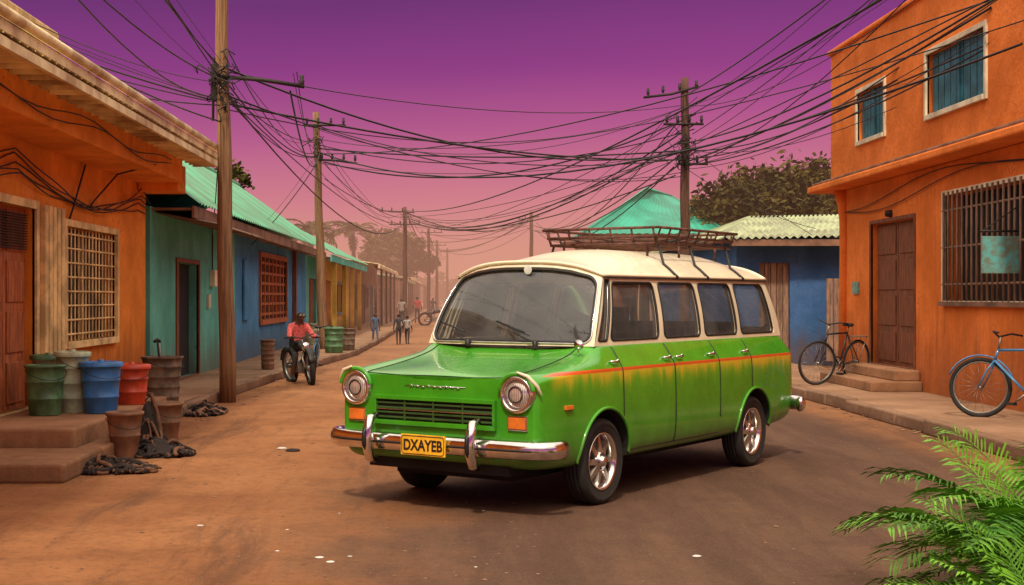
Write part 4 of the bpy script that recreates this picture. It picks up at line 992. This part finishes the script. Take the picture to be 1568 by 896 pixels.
g.lathe([(.001,.01),(.04,0),(.03,-.03)],'rubb',12); g.build('steering_wheel',car)
g=MB(); g.box(-3.3,.7,-.5,.5,.22,.299,'dark'); g.tube([(0,-.7,.31),(0,.7,.31)],.03,'iron',6); g.tube([(-L,-.7,.31),(-L,.7,.31)],.035,'iron',6); g.box(.70,.90,-.6,.6,.28,.36,'dark'); g.build('underbody',car)
M_('rim',(.62,.58,.52),.3,.9,var=.3,scale=10,bmp=.05)
for cx in(0,-L):
    for sg in(1,-1):
        g=MB(); o=(0,0,0)
        tp=[(.205,-.07),(.24,-.088),(.285,-.09),(.305,-.075),(.312,-.045),(.312,-.036),(.304,-.034),(.304,-.028),(.312,-.026),(.314,-.004),(.305,-.003),(.305,.003),(.314,.004),(.312,.026),(.304,.028),(.304,.034),(.312,.036),(.312,.045),(.305,.075),(.285,.09),(.27,.094),(.265,.088),(.24,.090),(.205,.07)]
        g.lathe(tp,'rubber',48,o,'Y')
        g.lathe([(.205,.07*sg),(.212,.078*sg),(.205,.084*sg),(.19,.07*sg),(.182,.02*sg),(.18,-.05*sg)],'chrome',40,o,'Y')
        g.lathe([(.185,-.02*sg),(.001,-.02*sg)],'iron',30,o,'Y')
        for i in range(8):
            a=2*math.pi*i/8; ca,sa=math.cos(a),math.sin(a)
            def P(r_,w,h): return (r_*ca-w*sa,h*sg,r_*sa+w*ca)
            V=[P(.05,-.022,.065),P(.05,.022,.065),P(.186,.016,.045),P(.186,-.016,.045),P(.05,-.024,.02),P(.05,.024,.02),P(.186,.026,.0),P(.186,-.026,.0)]
            g.add(V,[(0,1,2,3),(4,7,6,5),(0,4,5,1),(1,5,6,2),(2,6,7,3),(3,7,4,0)],'rim')
        g.lathe([(.07,.045*sg),(.066,.068*sg),(.04,.072*sg),(.036,.095*sg),(.028,.103*sg),(.001,.105*sg)],'chrome',28,o,'Y')
        for i in range(5):
            a=2*math.pi*i/5; g.lathe([(.008,.068*sg),(.008,.078*sg),(.001,.08*sg)],'iron',6,(.053*math.cos(a),0,.053*math.sin(a)),'Y')
        g.build('wheel',car,loc=(cx,.75*sg,.314))
g=MB(); x0,x1=-1.5,-3.0; y_=.50; zb=1.945
def loop(z,ex=0): return [(x0+ex,-y_-ex,z),(x0+ex,y_+ex,z),(x1-ex,y_+ex,z),(x1-ex,-y_-ex,z)]
for z,ex in((zb,0),(zb+.06,.02),(zb+.13,.05)):
    c=loop(z,ex); 
    for i in range(4): g.tube([c[i],c[(i+1)%4]],.013,'rackm',6)
for i in range(9):
    X_=x0+(x1-x0)*i/8
    for s in(-1,1): g.tube([(X_,s*y_,zb),(X_,s*(y_+.05),zb+.13)],.009,'rackm',5)
    g.tube([(X_,-y_,zb),(X_,y_,zb)],.010,'rackm',5)
for i in range(6):
    y=-y_+2*y_*i/5
    g.tube([(x0,y,zb),(x0+.05,y,zb+.13)],.009,'rackm',5); g.tube([(x1,y,zb),(x1-.05,y,zb+.13)],.009,'rackm',5)
for X_ in(x0-.05,-2.15,x1+.1):
    for s in(-1,1):
        pts=[(X_,s*y_,zb)]+[(X_,s*yy,roofz(X_,yy)+.012) for yy in(.55,.60,.64)]+[(X_,s*.68,ZT-.005)]
        g.tube(pts,.012,'pl_black',6); g.tube([(X_,s*.40,zb),(X_,s*.40,roofz(X_,.40))],.012,'rackm',6)
g.tube([(x0+.1,-.3,zb+.02),(x0-.4,-.1,zb+.04),(x0-.9,.1,zb+.03),(x1,.2,zb+.03)],.02,'rackm',6)
g.tube([(x0-.1,.3,zb+.03),(x0-.7,.25,zb+.05),(x1+.1,.35,zb+.03)],.022,'woodd',6)
for i in range(5):
    g.tube([(x0-.1-.25*i,-.4+.1*i,zb+.03),(x0-.3-.25*i,-.1,zb+.07),(x0-.5-.2*i,.25,zb+.04),(x0-.7-.15*i,.45,zb+.08)],.012,'pl_black' if i%2 else 'rackm',6)
g.build('roof_rack',car)
# ------------------------------------------------------------------ hazy air over the far street, its glow put in as emission colour
hm=bpy.data.materials.new('emissive_haze'); hm.use_nodes=True; nt=hm.node_tree; nt.nodes.remove(nt.nodes['Principled BSDF']); out=nt.nodes['Material Output']
ab=N(nt,'ShaderNodeVolumeAbsorption'); ab.inputs[0].default_value=(0,0,0,1); ab.inputs[1].default_value=.0072
em=N(nt,'ShaderNodeEmission'); em.inputs[0].default_value=(.66,.31,.20,1); em.inputs[1].default_value=.0072
ad=N(nt,'ShaderNodeAddShader'); nt.links.new(ab.outputs[0],ad.inputs[0]); nt.links.new(em.outputs[0],ad.inputs[1]); nt.links.new(ad.outputs[0],out.inputs['Volume']); M['haze']=hm
g=MB(); g.box(-160,160,48,262,-.5,9.5,'haze'); g.build('haze')
# ------------------------------------------------------------------ sky, sun
w=bpy.data.worlds.new('World'); scene.world=w; w.use_nodes=True; nt=w.node_tree; bg=nt.nodes['Background']
sk=N(nt,'ShaderNodeTexSky',sky_type='NISHITA'); sk.sun_disc=False; sk.sun_elevation=R(50); sk.sun_rotation=R(185); sk.air_density=1.5; sk.dust_density=3
tc=N(nt,'ShaderNodeTexCoord'); sp=N(nt,'ShaderNodeSeparateXYZ'); nt.links.new(tc.outputs['Generated'],sp.inputs[0])
ns=noise(nt,2.2,4,scaled(nt,tc.outputs['Generated'],(1,1,5)))
zz=mth(nt,'ADD',sp.outputs[2],mth(nt,'MULTIPLY',mth(nt,'SUBTRACT',ns,.5),.03))
zz=mth(nt,'ADD',zz,mth(nt,'MULTIPLY',sp.outputs[0],-.05))
rp=N(nt,'ShaderNodeValToRGB'); nt.links.new(zz,rp.inputs[0]); cr=rp.color_ramp
cols=[(0,(.82,.38,.32)),(.036,(.74,.27,.30)),(.074,(.61,.15,.29)),(.12,(.44,.078,.275)),(.167,(.28,.050,.235)),(.215,(.165,.036,.18)),(.26,(.16,.06,.19)),(.36,(.85,.64,.52)),(.6,(1.32,1.08,.84)),(1,(1.4,1.2,.93))]
cr.elements[0].position=0; cr.elements[0].color=(*cols[0][1],1); cr.elements[1].position=1; cr.elements[1].color=(*cols[-1][1],1)
for p_,c_ in cols[1:-1]: e=cr.elements.new(p_); e.color=(*c_,1)
sc_=N(nt,'ShaderNodeVectorMath',operation='SCALE'); nt.links.new(sk.outputs[0],sc_.inputs[0]); nt.links.new(mapr(nt,sp.outputs[2],.22,.6,.0,.05),sc_.inputs['Scale'])
ad=N(nt,'ShaderNodeVectorMath',operation='ADD'); nt.links.new(rp.outputs[0],ad.inputs[0]); nt.links.new(sc_.outputs[0],ad.inputs[1])
nt.links.new(ad.outputs[0],bg.inputs[0]); bg.inputs[1].default_value=1.0
sl=bpy.data.lights.new('sun','SUN'); sl.energy=2.8; sl.angle=R(5); sl.color=(1,.86,.66); so=bpy.data.objects.new('sun',sl); scene.collection.objects.link(so)
so.rotation_euler=Vector((-.10,-.60,.79)).to_track_quat('Z','Y').to_euler()
# ------------------------------------------------------------------ camera
cd=bpy.data.cameras.new('camera'); cd.sensor_width=36; cd.lens=2100/1568*36; cd.shift_x=94/1568; cd.shift_y=7/1568; cd.clip_end=2000
co=bpy.data.objects.new('camera',cd); scene.collection.objects.link(co); co.location=(0,0,1.5); co.rotation_euler=(R(90),0,0); scene.camera=co
scene.view_settings.view_transform='Standard'; scene.view_settings.look='None'; scene.view_settings.exposure=0
